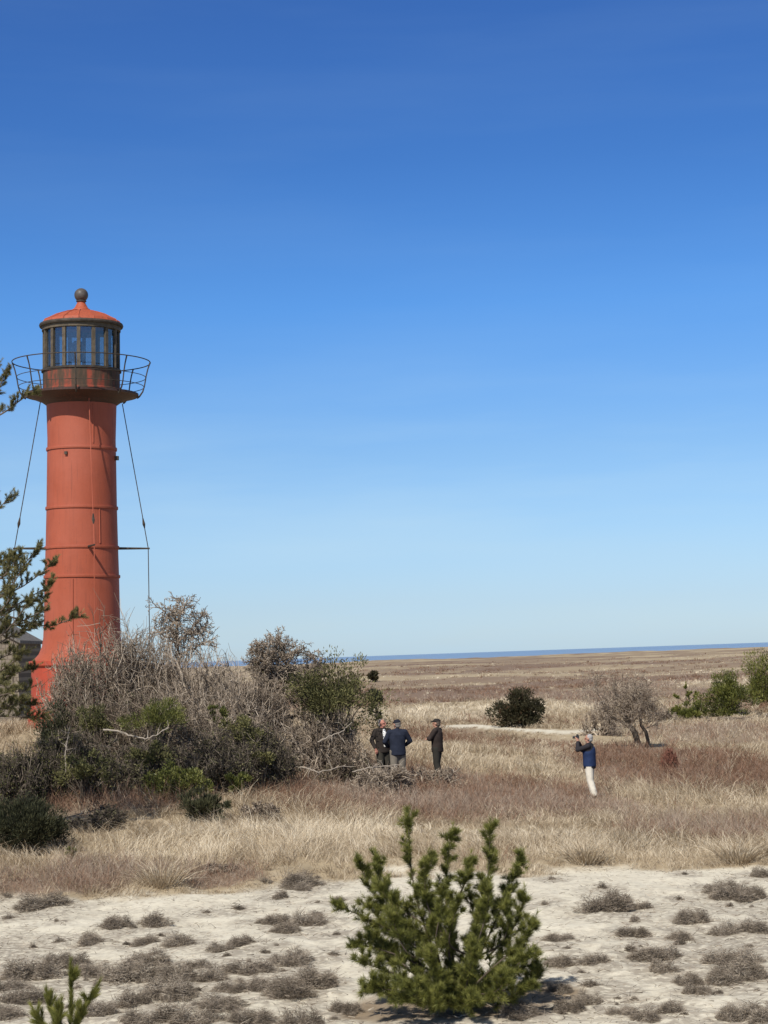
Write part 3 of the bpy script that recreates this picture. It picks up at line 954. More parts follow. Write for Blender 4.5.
    for k in range(16):
        a = math.radians(-85.4 + 22.5 * k); mb = MB()
        pts = [(r * math.cos(a), r * math.sin(a), z + .006) for r, z in pr]
        tube(mb, pts, .016, 5); mb.build('roof_rib', roofm, root)
    zn = zr + Rm(16.2)
    mb = MB(); lathe(mb, [(Rm(8.8), zn - .04), (Rm(9), zn + .03), (Rm(7.6), zn + .05), (Rm(6.2), zn + Rm(3.5)), (Rm(4.4), zn + Rm(7)), (Rm(4), zn + Rm(8.5))], 24)
    mb.build('vent_neck', roofm, root, smooth=True)
    zc = Z(295); rb = Rm(7.0)
    mb = MB(); lathe(mb, [(Rm(4.0), zn + Rm(8.5)), (Rm(5.2), zn + Rm(8.9)), (Rm(5.2), zn + Rm(9.8)), (Rm(4), zn + Rm(10.4)), (Rm(3.6), zc - rb * .8)], 24)
    mb.build('vent_collar', iron, root, smooth=True)
    mb = MB(); ellipsoid(mb, (0, 0, zc), (rb, rb, rb), 28, 18)
    mb.build('ball_finial', plain('grey brown ball', (.085, .070, .06), .5, .4, 0, .3, 8), root, smooth=True)
    # railing
    zrail = Z(362.5); RT = Rm(69)
    angs = [math.radians(-86.4 + 45 * k) for k in range(8)]
    for a in angs:
        u = np.array([math.cos(a), math.sin(a), 0]); mb = MB()
        rz = [(RG - .03, zg - .12), (RG + .05, zg - .06), (RG + .16, zg + .1), (RG + .22, zg + .3), (RG + .27, zg + .6), (RG + .33, zg + .85), (RT, zrail)]
        tube(mb, [u * r + np.array([0, 0, z]) for r, z in rz], [.03, .03, .026, .022, .022, .022, .026], 7)
        mb.build('railing_post', iron, root)
    def hoop(name, r, z, rr):
        mb = MB(); a = np.linspace(0, 2 * math.pi, 65)
        tube(mb, np.stack([r * np.cos(a), r * np.sin(a), 0 * a + z], 1), rr, 6); mb.build(name, iron, root)
    hoop('top_rail', RT, zrail, .018)
    hoop('middle_rail', RG + .265, zg + .58, .012); hoop('lower_rail', RG + .20, zg + .27, .012)
    # stay rods: struts off the shaft, rods from the gallery down to them and on to the ground
    zs = Z(548.4); RS = Rm(66.5)
    for k, a in enumerate((math.radians(14), math.radians(194), math.radians(-71), math.radians(109))):
        u = np.array([math.cos(a), math.sin(a), 0]); mb = MB()
        tube(mb, [u * (Rm(36) - .02) + (0, 0, zs), u * (RS + .05) + (0, 0, zs)], [.045, .028], 8)
        mb.build('stay_strut', iron, root)
        mb = MB()
        p0 = u * Rm(41) + np.array([0, 0, Z(403)]); p1 = u * RS + np.array([0, 0, zs]); p2 = u * (RS + .06) + np.array([0, 0, zb + .3])
        tube(mb, [p0, p1, p2], .017, 6)
        so = mb.build('stay_rod', red if k == 2 else iron, root)
        mb = MB(); w = p0 * .14 + p1 * .86; w2 = p0 * .21 + p1 * .79
        tube(mb, [w, w * .6 + w2 * .4, w2], [.02, .055, .02], 6); mb.build('turnbuckle', iron, so)
    # small fittings seen on the shaft
    mb = MB(); a = math.radians(-107); r = Rm(34.6)
    box(mb, (r * math.cos(a), r * math.sin(a), Z(456)), (.12, .09, .1), a); mb.build('bolt_lug', iron, root)
    mb = MB(); a = math.radians(-7); r = Rm(35) + .03
    box(mb, (r * math.cos(a), r * math.sin(a), Z(459)), (.14, .09, .14), a); mb.build('bolt_lug', iron, root)
    return root


def house():
    wood = NT('weathered shingle')
    tc = wood.new('ShaderNodeTexCoord'); br = wood.new('ShaderNodeTexBrick', Scale=1.0)
    mp = wood.new('ShaderNodeMapping'); mp.inputs['Rotation'].default_value = (math.pi / 2, 0, 0)
    wood.link(tc.outputs['Object'], mp.inputs[0]); wood.link(mp.outputs[0], br.inputs['Vector'])
    br.inputs['Color1'].default_value = (.20, .165, .125, 1); br.inputs['Color2'].default_value = (.26, .215, .165, 1); br.inputs['Mortar'].default_value = (.13, .105, .08, 1)
    br.inputs['Mortar Size'].default_value = .012; br.inputs['Brick Width'].default_value = .16; br.inputs['Row Height'].default_value = .14
    shingle = wood.done(br.outputs['Color'], .9, .1)
    roofm = plain('grey roof shingles', (.16, .145, .13), .9, .1, 0, .3, 9, .3)
    trim = plain('dull white trim', (.6, .57, .52), .7, .3)
    Y = 76.0
    right = at(19, 690, Y); eave = at(29, 655, Y)[2]; ridge_px = -75
    # roof slope seen at (0,631) and (17,640)
    pA = at(-10, 627, Y); pB = at(14, 640, Y)
    sl = (pA[2] - pB[2]) / (pB[0] - pA[0])
    xr = right[0]; half = 3.6; xl = xr - 2 * half; xm = xr - half
    zg = hz(xr - 1, Y) - .3
    ze = pB[2] - sl * (xr - pB[0]); zr = ze + sl * half
    root = empty('keepers_house', (xm, Y, zg)); tag(root, 'weathered shingled keeper house behind the left pine, beside the lighthouse', 'house')
    mb = MB(); D = 5.0
    v = []
    for y in (0, D):
        v += [(-half, y, 0), (half, y, 0), (half, y, ze - zg), (0, y, zr - zg), (-half, y, ze - zg)]
    mb.add(v, [[1, 6, 7, 2], [5, 0, 4, 9]])
    mb.f += [np.array([[0, 1, 2, 3, 4]]), np.array([[6, 5, 9, 8, 7]])]; mb.m += [np.zeros(1, np.int32)] * 2
    mb.build('wall', shingle, root)
    mb = MB(); th = .12; ov = .1
    for s in (-1, 1):
        a = np.array([0, 0, zr - zg + .005]); e = np.array([s * (half + ov), 0, ze - zg - sl * ov + .005])
        pts = []
        for y in (-ov, D + ov):
            pts += [a + (0, y, 0), e + (0, y, 0), e + (0, y, th), a + (0, y, th)]
        f = [[0, 1, 2, 3], [7, 6, 5, 4], [3, 2, 6, 7], [1, 0, 4, 5], [1, 5, 6, 2]]
        mb.add(pts, f)
    rf = mb.build('roof', roofm, root)
    mb = MB(); box(mb, (-.6, D * .5, zr - zg + .35), (.6, .6, 1.3)); mb.build('chimney', plain('chimney brick', (.28, .12, .08), .9, .1), rf)


# ------------------------------------------------------------------ people
def capsule(mb, a, b, ra, rb, n=12):
    a = np.array(a, float); b = np.array(b, float)
    d = b - a; L = np.linalg.norm(d); d = d / max(L, 1e-6)
    ts = np.concatenate([-np.cos(np.linspace(0, math.pi / 2, 5)) * 1, np.array([])])
    pts = []; rad = []
    for k in np.linspace(0, math.pi / 2, 5):
        pts.append(a - d * ra * math.cos(k)); rad.append(max(ra * math.sin(k), .002))
    for k in np.linspace(0, math.pi / 2, 5):
        pts.append(b + d * rb * math.sin(k)); rad.append(max(rb * math.cos(k), .002))
    tube(mb, pts, rad, n)


def melt(mb, name, mat, parent, voxel=.012, smooth=3):
    o = mb.build(name, mat)
    md = o.modifiers.new('r', 'REMESH'); md.mode = 'VOXEL'; md.voxel_size = voxel
    sm = o.modifiers.new('s', 'SMOOTH'); sm.factor = .5; sm.iterations = smooth
    dg = bpy.context.evaluated_depsgraph_get(); dg.update()
    me = bpy.data.meshes.new_from_object(o.evaluated_get(dg))
    old = o.data; o.modifiers.clear(); o.data = me; bpy.data.meshes.remove(old)
    me.name = name
    me.polygons.foreach_set('use_smooth', np.full(len(me.polygons), True))
    if not me.materials: me.materials.append(mat)
    o.parent = parent
    return o


def torso(mb, prof):
    n = 28; a = np.arange(n) * 2 * math.pi / n
    prof = [(prof[0][0], .004, .004)] + list(prof) + [(prof[-1][0] + .005, .004, .004)]
    v = np.concatenate([np.stack([rx * np.cos(a), ry * np.sin(a), 0 * a + z], 1) for z, rx, ry in prof])
    idx = np.arange(len(v)).reshape(-1, n)
    mb.add(v, np.stack([idx[:-1], np.roll(idx, -1, 1)[:-1], np.roll(idx, -1, 1)[1:], idx[1:]], -1).reshape(-1, 4))


def hand(mb, wrist, d, side, curl=.5, up=(0, 0, 1)):
    """palm, four fingers of different lengths with a knuckle bend, and a thumb from the side of the palm"""
    d = nrm(np.array(d, float)); up = np.array(up, float)
    w = nrm(np.cross(d, up)); nrmv = nrm(np.cross(w, d))
    wr = np.array(wrist, float)
    pe = wr + d * .085
    capsule(mb, wr + w * .018, pe + w * .026, .018, .017, 8); capsule(mb, wr - w * .018, pe - w * .026, .018, .017, 8); capsule(mb, wr, pe, .02, .018, 8)
    for k, (o, L) in enumerate(((-.033, .062), (-.011, .078), (.011, .072), (.033, .055))):
        a = pe + w * o; m = a + nrm(d - nrmv * curl * .5) * L * .5; e = m + nrm(d - nrmv * curl * 1.5) * L * .55
        capsule(mb, a, m, .0098, .009, 7); capsule(mb, m, e, .009, .0075, 7)
    a = wr + d * .03 - w * .03 * side; m = a + nrm(d * .7 - w * side * .8 - nrmv * .3) * .045; e = m + nrm(d - w * side * .2 - nrmv * .4) * .035
    capsule(mb, a, m, .013, .011, 7); capsule(mb, m, e, .011, .009, 7)


def person(label, px, Y, heading, arms, cols, cap=None, hair=(.35, .33, .31), shirt=None, vest=None, stride=.05, headturn=0, headtilt=0, scale=1.0, basepy=778, legshift=(0, 0), skin=(.42, .22, .15)):
    p = stand(px, Y, basepy)
    root = empty('person', p, heading); root.scale = (scale * 1.1, scale * 1.1, scale)
    tag(root, label, 'person')
    skinm = plain('skin tone', skin, .6, .3, 0, .08, 20)
    jm = plain('jacket cloth', cols['jacket'], .9, .1, 0, .2, 9); tm = plain('trouser cloth', cols['trousers'], .9, .1, 0, .15, 9)
    sm = plain('shoe leather', (.04, .03, .025), .6, .3)
    hp = {s: np.array([.095 * s, 0, .93]) for s in (-1, 1)}
    kn = {s: np.array([.105 * s + legshift[0] * .4, .03 + s * stride * .6 + legshift[1] * .4, .50]) for s in (-1, 1)}
    an = {s: np.array([.11 * s + legshift[0], -.02 + s * stride + legshift[1], .09]) for s in (-1, 1)}
    sh = {s: np.array([.185 * s, -.01, 1.43]) for s in (-1, 1)}
    cz = 1.625
    # body
    b = MB()
    for s in (-1, 1):
        capsule(b, hp[s], kn[s], .085, .058); capsule(b, kn[s], an[s], .056, .04)
        capsule(b, an[s] + (0, -.03, -.045), an[s] + (.01 * s, .15, -.055), .04, .033)
        el, wr = [np.array(q) for q in arms[s][:2]]
        capsule(b, sh[s], el, .05, .04); capsule(b, el, wr, .04, .028)
        hd = arms[s][2] if len(arms[s]) > 2 else wr - el
        hand(b, wr, hd, s, arms[s][3] if len(arms[s]) > 3 else .6)
    ellipsoid(b, (0, 0, .98), (.165, .12, .13)); ellipsoid(b, (0, 0, 1.15), (.15, .11, .2)); ellipsoid(b, (0, 0, 1.33), (.18, .12, .16))
    capsule(b, (0, -.015, 1.42), (0, .005, 1.53), .06, .055)
    ct, st = math.cos(headturn), math.sin(headturn)
    def H(x, y, z): return (ct * x - st * y, ct * y + st * x, cz + z)
    ellipsoid(b, H(0, -.008, .03), (.078, .096, .098)); ellipsoid(b, H(0, .028, -.045), (.058, .06, .068))
    capsule(b, H(0, .088, .015), H(0, .112, -.02), .011, .016, 8)             # nose
    capsule(b, H(-.025, .083, -.058), H(.025, .083, -.058), .009, .009, 8)    # lips
    capsule(b, H(-.045, .08, .032), H(.045, .08, .032), .012, .012, 8)        # brow
    for s in (-1, 1): ellipsoid(b, H(.08 * s, -.005, 0), (.012, .024, .034))
    body = melt(b, 'body', skinm, root, .009, 2)
    for s in (-1, 1):
        e = MB(); ellipsoid(e, H(.032 * s, .083, .012), (.012, .01, .009), 10, 6); e.build('eye', plain('eye', (.05, .04, .035), .2, .5), root, smooth=True)
    # clothes
    j = MB()
    torso(j, [(.80, .175, .135), (.83, .20, .152), (.95, .198, .15), (1.08, .19, .148), (1.22, .202, .153), (1.36, .205, .148), (1.44, .165, .115), (1.49, .09, .08)])
    for s in (-1, 1):
        el, wr = [np.array(q) for q in arms[s][:2]]
        capsule(j, sh[s], el, .078, .062); capsule(j, el, el * .12 + wr * .88, .062, .046)
        capsule(j, (0, -.01, 1.45), sh[s], .075, .075)
    capsule(j, (0, -.02, 1.45), (0, -.012, 1.49), .078, .07)
    melt(j, 'jacket', jm, root, .014, 4)
    if vest:
        v = MB()
        torso(v, [(.86, .19, .145), (.88, .212, .162), (1.0, .208, .16), (1.12, .204, .16), (1.24, .214, .165), (1.36, .19, .158), (1.43, .12, .12)])
        melt(v, 'vest', plain('vest cloth', vest, .85, .15, 0, .2, 7), root, .014, 4)
    t = MB()
    ellipsoid(t, (0, 0, .93), (.175, .13, .13))
    for s in (-1, 1):
        capsule(t, hp[s], kn[s], .112, .09); capsule(t, kn[s], an[s] + (0, 0, .02), .09, .08)
    melt(t, 'trousers', tm, root, .014, 3)
    for s in (-1, 1):
        f = MB(); capsule(f, an[s] + (0, -.04, -.04), an[s] + (.012 * s, .16, -.052), .05, .04); capsule(f, an[s] + (0, -.02, -.02), an[s] + (0, -.02, .04), .05, .048)
        melt(f, 'shoe', sm, root, .01, 2)
    if shirt:
        s_ = MB()
        prof = [(.035, .135, 1.45), (.06, .15, 1.36), (.055, .163, 1.25), (.045, .163, 1.12), (.04, .165, 1.0)]
        for q in range(len(prof) - 1):
            capsule(s_, (0, prof[q][1] - .03, prof[q][2]), (0, prof[q + 1][1] - .03, prof[q + 1][2]), prof[q][0], prof[q + 1][0])
        melt(s_, 'shirt_front', plain('shirt cloth', shirt, .9, .1, 0, .05, 9), root, .012, 3)
    if hair is not None:
        h = MB(); ellipsoid(h, H(0, -.028, .045), (.084, .088, .093)); ellipsoid(h, H(0, -.05, -.02), (.07, .058, .07))
        melt(h, 'hair', plain('hair', hair, .8, .2, 0, .3, 30), root, .011, 2)
    if cap:
        c = MB(); ellipsoid(c, H(0, -.01, .075), (.09, .108, .075)); 
        capsule(c, H(-.03, .10, .065), H(-.025, .15, .052), .022, .014, 8); capsule(c, H(.03, .10, .065), H(.025, .15, .052), .022, .014, 8); capsule(c, H(0, .10, .068), H(0, .165, .052), .022, .014, 8)
        melt(c, 'cap', plain('cap cloth', cap, .9, .1, 0, .15, 15), root, .010, 2)
    return root


def people():
    R = math.radians
    # arm joints: side -> (elbow, wrist, hand direction, curl); local X right, Y forward
    person('man in open dark jacket over white shirt, half hidden behind another man', 384, 56.6, R(205),
           {-1: ((-.29, -.04, 1.17), (-.23, .08, .95), (.1, .4, -1)), 1: ((.30, -.03, 1.17), (.25, .10, .93), (-.1, .4, -1))},
           {'jacket': (.035, .028, .024), 'trousers': (.05, .045, .035)}, hair=(.28, .25, .22), shirt=(.75, .73, .68), headturn=R(35), skin=(.46, .20, .14), scale=.99)
    person('man seen from behind in navy jacket and black cap, leaning in to talk', 399, 55.6, R(8),
           {-1: ((-.31, .02, 1.18), (-.20, .17, 1.02), (.5, .6, 0)), 1: ((.32, .04, 1.18), (.20, .2, 1.05), (-.6, .6, 0))},
           {'jacket': (.022, .026, .040), 'trousers': (.19, .165, .13)}, cap=(.02, .022, .03), hair=(.2, .18, .16), headturn=R(22), scale=1.03)
    person('man in dark brown jacket and cap, arms folded, standing alone', 438.5, 58.0, R(70),
           {-1: ((-.26, .12, 1.20), (-.02, .24, 1.22), (1, .1, .15)), 1: ((.26, .12, 1.18), (.04, .27, 1.17), (-1, .1, .3))},
           {'jacket': (.040, .030, .026), 'trousers': (.035, .032, .027)}, cap=(.032, .027, .024), hair=(.12, .09, .07), scale=1.0)
    ph = person('man in blue vest and cream trousers raising a camera to photograph', 591, 54.0, R(72),
           {-1: ((-.22, .24, 1.34), (-.075, .26, 1.57), (.2, .25, 1), .9), 1: ((.24, .22, 1.30), (.075, .28, 1.55), (-.2, .25, 1), .9)},
           {'jacket': (.03, .027, .03), 'trousers': (.66, .60, .49)}, hair=(.33, .31, .29), vest=(.02, .034, .085), scale=.97, stride=.04, legshift=(0, -.06))
    # the camera he holds
    c = empty('photo_camera', ph.location + Matrix.Rotation(R(72), 3, 'Z') @ Vector((0, .30, 1.585)) , R(72))
    tag(c, 'small black camera held up before the eyes of the man in cream trousers', 'camera')
    blk = plain('camera plastic', (.02, .02, .022), .5, .4)
    mb = MB(); box(mb, (0, 0, .045), (.14, .06, .09)); box(mb, (0, 0, .105), (.06, .05, .03)); mb.build('camera_body', blk, c)
    mb = MB(); tube(mb, [(0, .03, .045), (0, .07, .045), (0, .072, .045), (0, .13, .045)], [.032, .032, .036, .036], 16); mb.build('lens', blk, c, smooth=False)


# ------------------------------------------------------------------ assemble
build_ground()
scatter()
heather()
lighthouse()
house()
people()

# --- young pine on the sand
T0 = (457, 1003)
limbs = [
    [T0 + (0,), (440, 965, -.05), (424, 925, 0), (412, 876, .02), (408, 818, 0)],
    [T0 + (0,), (452, 950, .1), (446, 910, .1), (447, 866, .08), (452, 834, .1)],
    [T0 + (0,), (468, 955, -.1), (480, 920, -.12), (488, 876, -.1), (490, 830, -.1)],
    [T0 + (0,), (480, 955, .15), (498, 915, .2), (509, 890, .2), (521, 860, .25)],
    [(440, 965, -.05), (415, 945, -.2), (376, 923, -.3), (339, 906, -.35)],
    [(430, 940, 0), (400, 920, .15), (375, 895, .25), (359, 864, .3)],
    [(424, 925, 0), (395, 902, .05), (382, 885, .1), (376, 860, .15)],
    [T0 + (0,), (490, 970, -.2), (515, 948, -.3), (534, 922, -.3)],
    [T0 + (0,), (425, 985, -.25), (390, 972, -.4), (362, 962, -.45)],
    [T0 + (0,), (420, 992, -.5), (390, 990, -.7), (372, 985, -.8)],
    [T0 + (0,), (485, 985, -.45), (508, 972, -.6), (528, 955, -.65)],
    [T0 + (0,), (450, 990, -.45), (440, 975, -.75), (428, 958, -.85)],
    [T0 + (0,), (465, 990, -.4), (470, 970, -.7), (478, 950, -.8)],
    [T0 + (0,), (445, 995, -.55), (425, 995, -.9), (405, 985, -1.0)],
    [T0 + (0,), (475, 995, -.5), (495, 992, -.8), (505, 980, -.9)],
    [T0 + (0,), (455, 965, .4), (440, 925, .6), (430, 895, .65)],
    [T0 + (0,), (470, 960, .4), (475, 930, .6), (470, 895, .7)],
    [(452, 950, .1), (430, 912, -.15), (425, 885, -.2), (428, 860, -.2)],
    [(446, 915, .1), (460, 893, -.1), (466, 880, -.15), (470, 862, -.15)],
    [T0 + (0,), (500, 980, .1), (520, 968, .2), (536, 965, .2)],
    [T0 + (0,), (410, 970, .3), (385, 945, .4), (370, 935, .4)],
    [(468, 955, -.1), (450, 945, -.4), (452, 925, -.5), (458, 905, -.5)],
    [(440, 965, -.05), (410, 955, -.4), (398, 935, -.5), (392, 915, -.5)],
    [(480, 955, .15), (500, 945, -.2), (508, 925, -.3), (505, 905, -.3)],
    [(440, 975, 0), (405, 958, -.1), (375, 948, -.1), (356, 944, -.1)], [(435, 965, 0), (405, 940, .1), (385, 925, .2), (368, 905, .2)], [(430, 950, -.1), (405, 925, -.1), (392, 905, -.1), (380, 888, -.1)], [(485, 960, 0), (508, 935, .05), (520, 915, .1), (524, 895, .1)],
    [T0 + (0,), (440, 1001, -.4), (422, 1003, -.75), (404, 1000, -.9)], [T0 + (0,), (462, 1003, -.4), (466, 1006, -.7), (474, 1000, -.95)], [T0 + (0,), (450, 1003, -.5), (443, 1006, -.8), (436, 998, -1.0)],
    [T0 + (0,), (485, 1000, -.25), (508, 998, -.45), (528, 985, -.5)], [T0 + (0,), (420, 1000, -.2), (392, 995, -.3), (368, 990, -.35)], [T0 + (0,), (490, 995, .1), (520, 985, .1), (540, 975, .1)],
    [T0 + (0,), (430, 985, .3), (400, 965, .6), (380, 958, .7)], [T0 + (0,), (480, 985, .4), (505, 965, .7), (518, 955, .8)],
    [(440, 965, -.05), (436, 940, -.35), (440, 915, -.45), (444, 890, -.45)], [(468, 955, -.1), (478, 940, -.4), (486, 915, -.5), (490, 890, -.5)],
]
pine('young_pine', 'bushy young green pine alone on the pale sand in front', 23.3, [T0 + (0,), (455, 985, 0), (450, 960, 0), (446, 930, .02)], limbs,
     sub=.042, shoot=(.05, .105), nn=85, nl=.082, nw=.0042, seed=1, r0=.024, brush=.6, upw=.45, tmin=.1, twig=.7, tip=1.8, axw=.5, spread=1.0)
# --- little pine seedling at the frame's lower left edge
q = (71, 1046)
pine('pine_seedling', 'knee high pine seedling with three upright shoots low at left', 20.9, [q + (0,), (70, 1030, 0), (70, 1012, 0)],
     [[(70, 1030, 0), (71, 1004, 0), (71, 973, 0)], [(70, 1034, 0), (82, 1012, -.02), (95, 993, -.03)], [(70, 1036, 0), (54, 1016, .05), (48, 1000, .05)], [(70, 1038, 0), (50, 1030, -.1), (36, 1016, -.15)],
      [(70, 1034, 0), (76, 1026, -.15), (82, 1016, -.2)], [(70, 1036, 0), (58, 1026, -.1), (60, 1010, -.12)]],
     sub=.2, shoot=(.08, .12), nn=150, nl=.105, nw=.0038, seed=2, r0=.009, side=.9, brush=.1, twig=.1, spread=.62, axw=1.0, cat='pine seedling')
# --- tall pine at the left whose trunk is outside the frame
LY = 43.0
tl = [(-52, 812, 0), (-50, 700, 0), (-46, 560, 0), (-42, 440, 0), (-40, 350, 0)]
ll = [
    [(-42, 440, 0), (-18, 424, 0), (5, 412, 0), (22, 399, 0), (36, 392, 0)], [(-44, 450, 0), (-22, 415, .4), (-5, 395, .5), (6, 372, .5)], [(-42, 400, 0), (-20, 380, 0), (-2, 366, 0)],
    [(-45, 535, 0), (-20, 528, 0), (-4, 512, 0), (10, 496, 0)], [(-45, 520, 0), (-25, 500, .4), (-8, 496, .4)],
    [(-47, 620, 0), (-20, 610, 0), (8, 590, 0), (24, 566, 0)], [(-47, 610, 0), (-15, 585, -.5), (8, 570, -.6), (20, 555, -.6)], [(-47, 640, 0), (-10, 620, .3), (25, 600, .4), (52, 584, .4)],
    [(-47, 615, 0), (-15, 600, .6), (20, 588, .7), (55, 562, .7)], [(-47, 650, 0), (-10, 632, -.3), (20, 622, -.4), (44, 610, -.4)],
    [(-47, 640, 0), (-20, 630, -.8), (0, 612, -1), (14, 592, -1)], [(-20, 610, 0), (15, 618, .2), (48, 626, .3), (78, 616, .3)], [(-15, 585, -.5), (5, 575, -.9), (10, 560, -1)],
    [(-48, 640, 0), (-15, 610, .9), (15, 575, 1.1), (38, 548, 1.1)], [(-48, 660, 0), (-15, 650, .5), (12, 636, .6), (34, 626, .6)],
    [(-47, 600, 0), (-20, 580, .2), (0, 562, .3), (12, 556, .3)], [(-47, 660, 0), (-20, 645, -.6), (5, 632, -.8), (30, 600, -.8)], [(-47, 655, 0), (-20, 640, .9), (10, 612, 1.2), (46, 598, 1.2)],
    [(-48, 690, 0), (-20, 672, .2), (5, 656, .2), (28, 652, .2)], [(-48, 690, 0), (-20, 680, -.4), (5, 668, -.5), (20, 655, -.5)], [(-49, 700, 0), (-20, 690, .5), (8, 676, .6), (36, 668, .6)],
    [(-49, 710, 0), (-20, 702, 0), (6, 694, 0), (30, 690, 0)], [(-49, 715, 0), (-20, 712, -.5), (6, 706, -.7), (24, 702, -.7)], [(-49, 720, 0), (-15, 716, .3), (18, 717, .4), (44, 716, .4)],
    [(-48, 690, 0), (-25, 690, .9), (0, 680, 1.2), (14, 672, 1.2)], [(-49, 700, 0), (-25, 686, -.9), (-5, 684, -1.2), (14, 690, -1.3)], [(-49, 705, 0), (-20, 695, .9), (4, 700, 1.2), (34, 706, 1.2)],
]
ex = []
rr = np.random.default_rng(5)
for k in range(12):
    a = rr.uniform(1.8, 4.6); z = rr.uniform(3, 9.0); ln = rr.uniform(1.2, 2.2)
    d = np.array([math.cos(a), math.sin(a), 0])
    ex.append([np.array([.05, 0, z]), d * ln * .5 + (0, 0, z + .15), d * ln + (0, 0, z + .5)])
pine('tall_pine', 'tall pine at the left edge reaching its boughs before the lighthouse', LY, tl, ll, sub=.055, shoot=(.10, .2), nn=60, nl=.08, nw=.0085, seed=3,
     mat='needle_dull', r0=.10, lr=.5, side=.95, tmin=.42, extra=ex)

def limb_tree(name, label, Y, foot, limbs, r0, per, tw, seed, cat='tree', leaf=0, leafmat='oliveleaf', mat='twig_grey', rmin=.0055):
    """tree with hand placed crooked limbs that carry fine twigs"""
    rng = np.random.default_rng(seed + 400)
    b = stand(foot[0], Y, foot[1]); root = empty(name, b); tag(root, label, cat)
    mb = MB(); base = []; dirs = []
    for n, l in enumerate(limbs):
        dy = np.cumsum(rng.normal(size=len(l)) * .12) + (0 if n == 0 else rng.normal() * .25)
        if n: dy -= dy[0]
        P = np.array([at(q[0], q[1], Y + e) - b for q, e in zip(l, dy)])
        if n == 0: P[0, 2] = min(P[0, 2], -.1)
        kk = np.linspace(0, len(P) - 1, 5 * len(P)); Q = np.stack([np.interp(kk, np.arange(len(P)), P[:, i]) for i in range(3)], 1) + rng.normal(size=(5 * len(P), 3)) * r0 * .35
        tube(mb, Q, np.linspace(r0 if n == 0 else r0 * .55, r0 * .2, len(Q)), 7, rng.uniform(.35, .6))
        for i in range(2 if n else len(Q) // 2, len(Q)):
            for _ in range(2): base.append(Q[i]); dirs.append(nrm((Q[min(i + 1, len(Q) - 1)] - Q[i - 1]) * 2 + rng.normal(size=3) * .6))
    mb.build('trunk', M[mat], root)
    base = np.array(base); dirs = nrm(np.array(dirs))
    lv = grow(rng, base, dirs, tw * rng.uniform(.5, 1.1, len(base)), np.full(len(base), .014), per, jit=.3, trop=.0)
    level_mesh(lv, rng, rmin, .25, .6).build('crown', M[mat], root)
    if leaf:
        tips = lv[-1][0][:, 1:].reshape(-1, 3); p = tips[rng.integers(0, len(tips), leaf)] + rng.normal(size=(leaf, 3)) * .03
        mb = MB(); cl = vn(p[:, 0] * 2.2, p[:, 2] * 2.2, seed)
        leaf_blades(mb, p, nrm(rng.normal(size=(leaf, 3)) + np.array([0, 0, .5])), rng.uniform(.03, .07, leaf), rng.uniform(.02, .04, leaf), np.clip(.2 + .6 * cl + .18 * rng.normal(size=leaf), 0, 1), rng)
        mb.build('foliage', M[leafmat], root)


# --- thicket at the foot of the lighthouse
bare_shrub('leafless_shrub', 'largest grey leafless shrub in front of the lighthouse foot', 132, 614, 165, 58.5, stems=18, per=(8, 7, 5), seed=1, basepy=760)
bare_shrub('leafless_shrub', 'grey leafless shrub veiling the left side of the lighthouse pedestal', 88, 640, 90, 57, stems=12, per=(7, 6, 5), seed=2, tb=.35, leaf=2200, leafmat='oliveleaf')
bare_shrub('leafless_shrub', 'pale grey leafless shrub right of the lighthouse, below the bare sapling', 212, 644, 105, 57, stems=14, per=(8, 7, 5), seed=3, tb=.6)
limb_tree('bare_sapling', 'bare knobbly sapling standing above the thicket right of the lighthouse', 59.0, (181, 700),
          [[(181, 700), (179, 665), (177, 640), (176, 618), (178, 602)], [(178, 642), (188, 634), (197, 622), (202, 612)], [(177, 628), (169, 616), (161, 608)], [(178, 648), (166, 637), (153, 628)],
           [(177, 620), (183, 610), (187, 602)], [(179, 655), (194, 648), (209, 641)], [(178, 636), (171, 630), (165, 622)], [(188, 634), (196, 632), (205, 628)]], .06, (3, 2), .40, 4, cat='sapling', rmin=.008)
bare_shrub('leafless_shrub', 'broad grey leafless shrub between the sapling and the gnarled tree', 246, 660, 95, 56, stems=15, per=(9, 8, 5), seed=5, tb=.55)
bare_shrub('leafless_shrub', 'low dense brownish leafless shrub under the green cedar', 324, 716, 84, 56.5, stems=18, per=(9, 7, 5), seed=6, tb=.42)
bare_shrub('leafless_shrub', 'dark twiggy shrub low in front of the lighthouse, behind green needles', 118, 684, 120, 54, stems=14, per=(8, 7, 5), seed=7, tb=.25, leaf=3500, leafmat='oliveleaf')
bare_shrub('leafless_shrub', 'dusty grey shrub low in the thicket above the green leafy bush', 215, 694, 110, 53.5, stems=14, per=(9, 7, 5), seed=8, tb=.5)
bare_shrub('leafless_shrub', 'pale brittle brush in front of the legs of the two men', 381, 763, 66, 53.6, stems=16, per=(7, 6, 4), seed=9, tb=.58, rmin=.005)
bare_shrub('leafless_shrub', 'small grey brush at the feet of the man standing alone', 437, 763, 46, 56.2, stems=10, per=(6, 5, 4), seed=10, tb=.5)
bare_shrub('leafless_shrub', 'low olive grey shrub on the ground left of the pale brush', 345, 754, 48, 55, stems=12, per=(7, 6, 4), seed=11, tb=.2, leaf=1500, leafmat='oliveleaf')
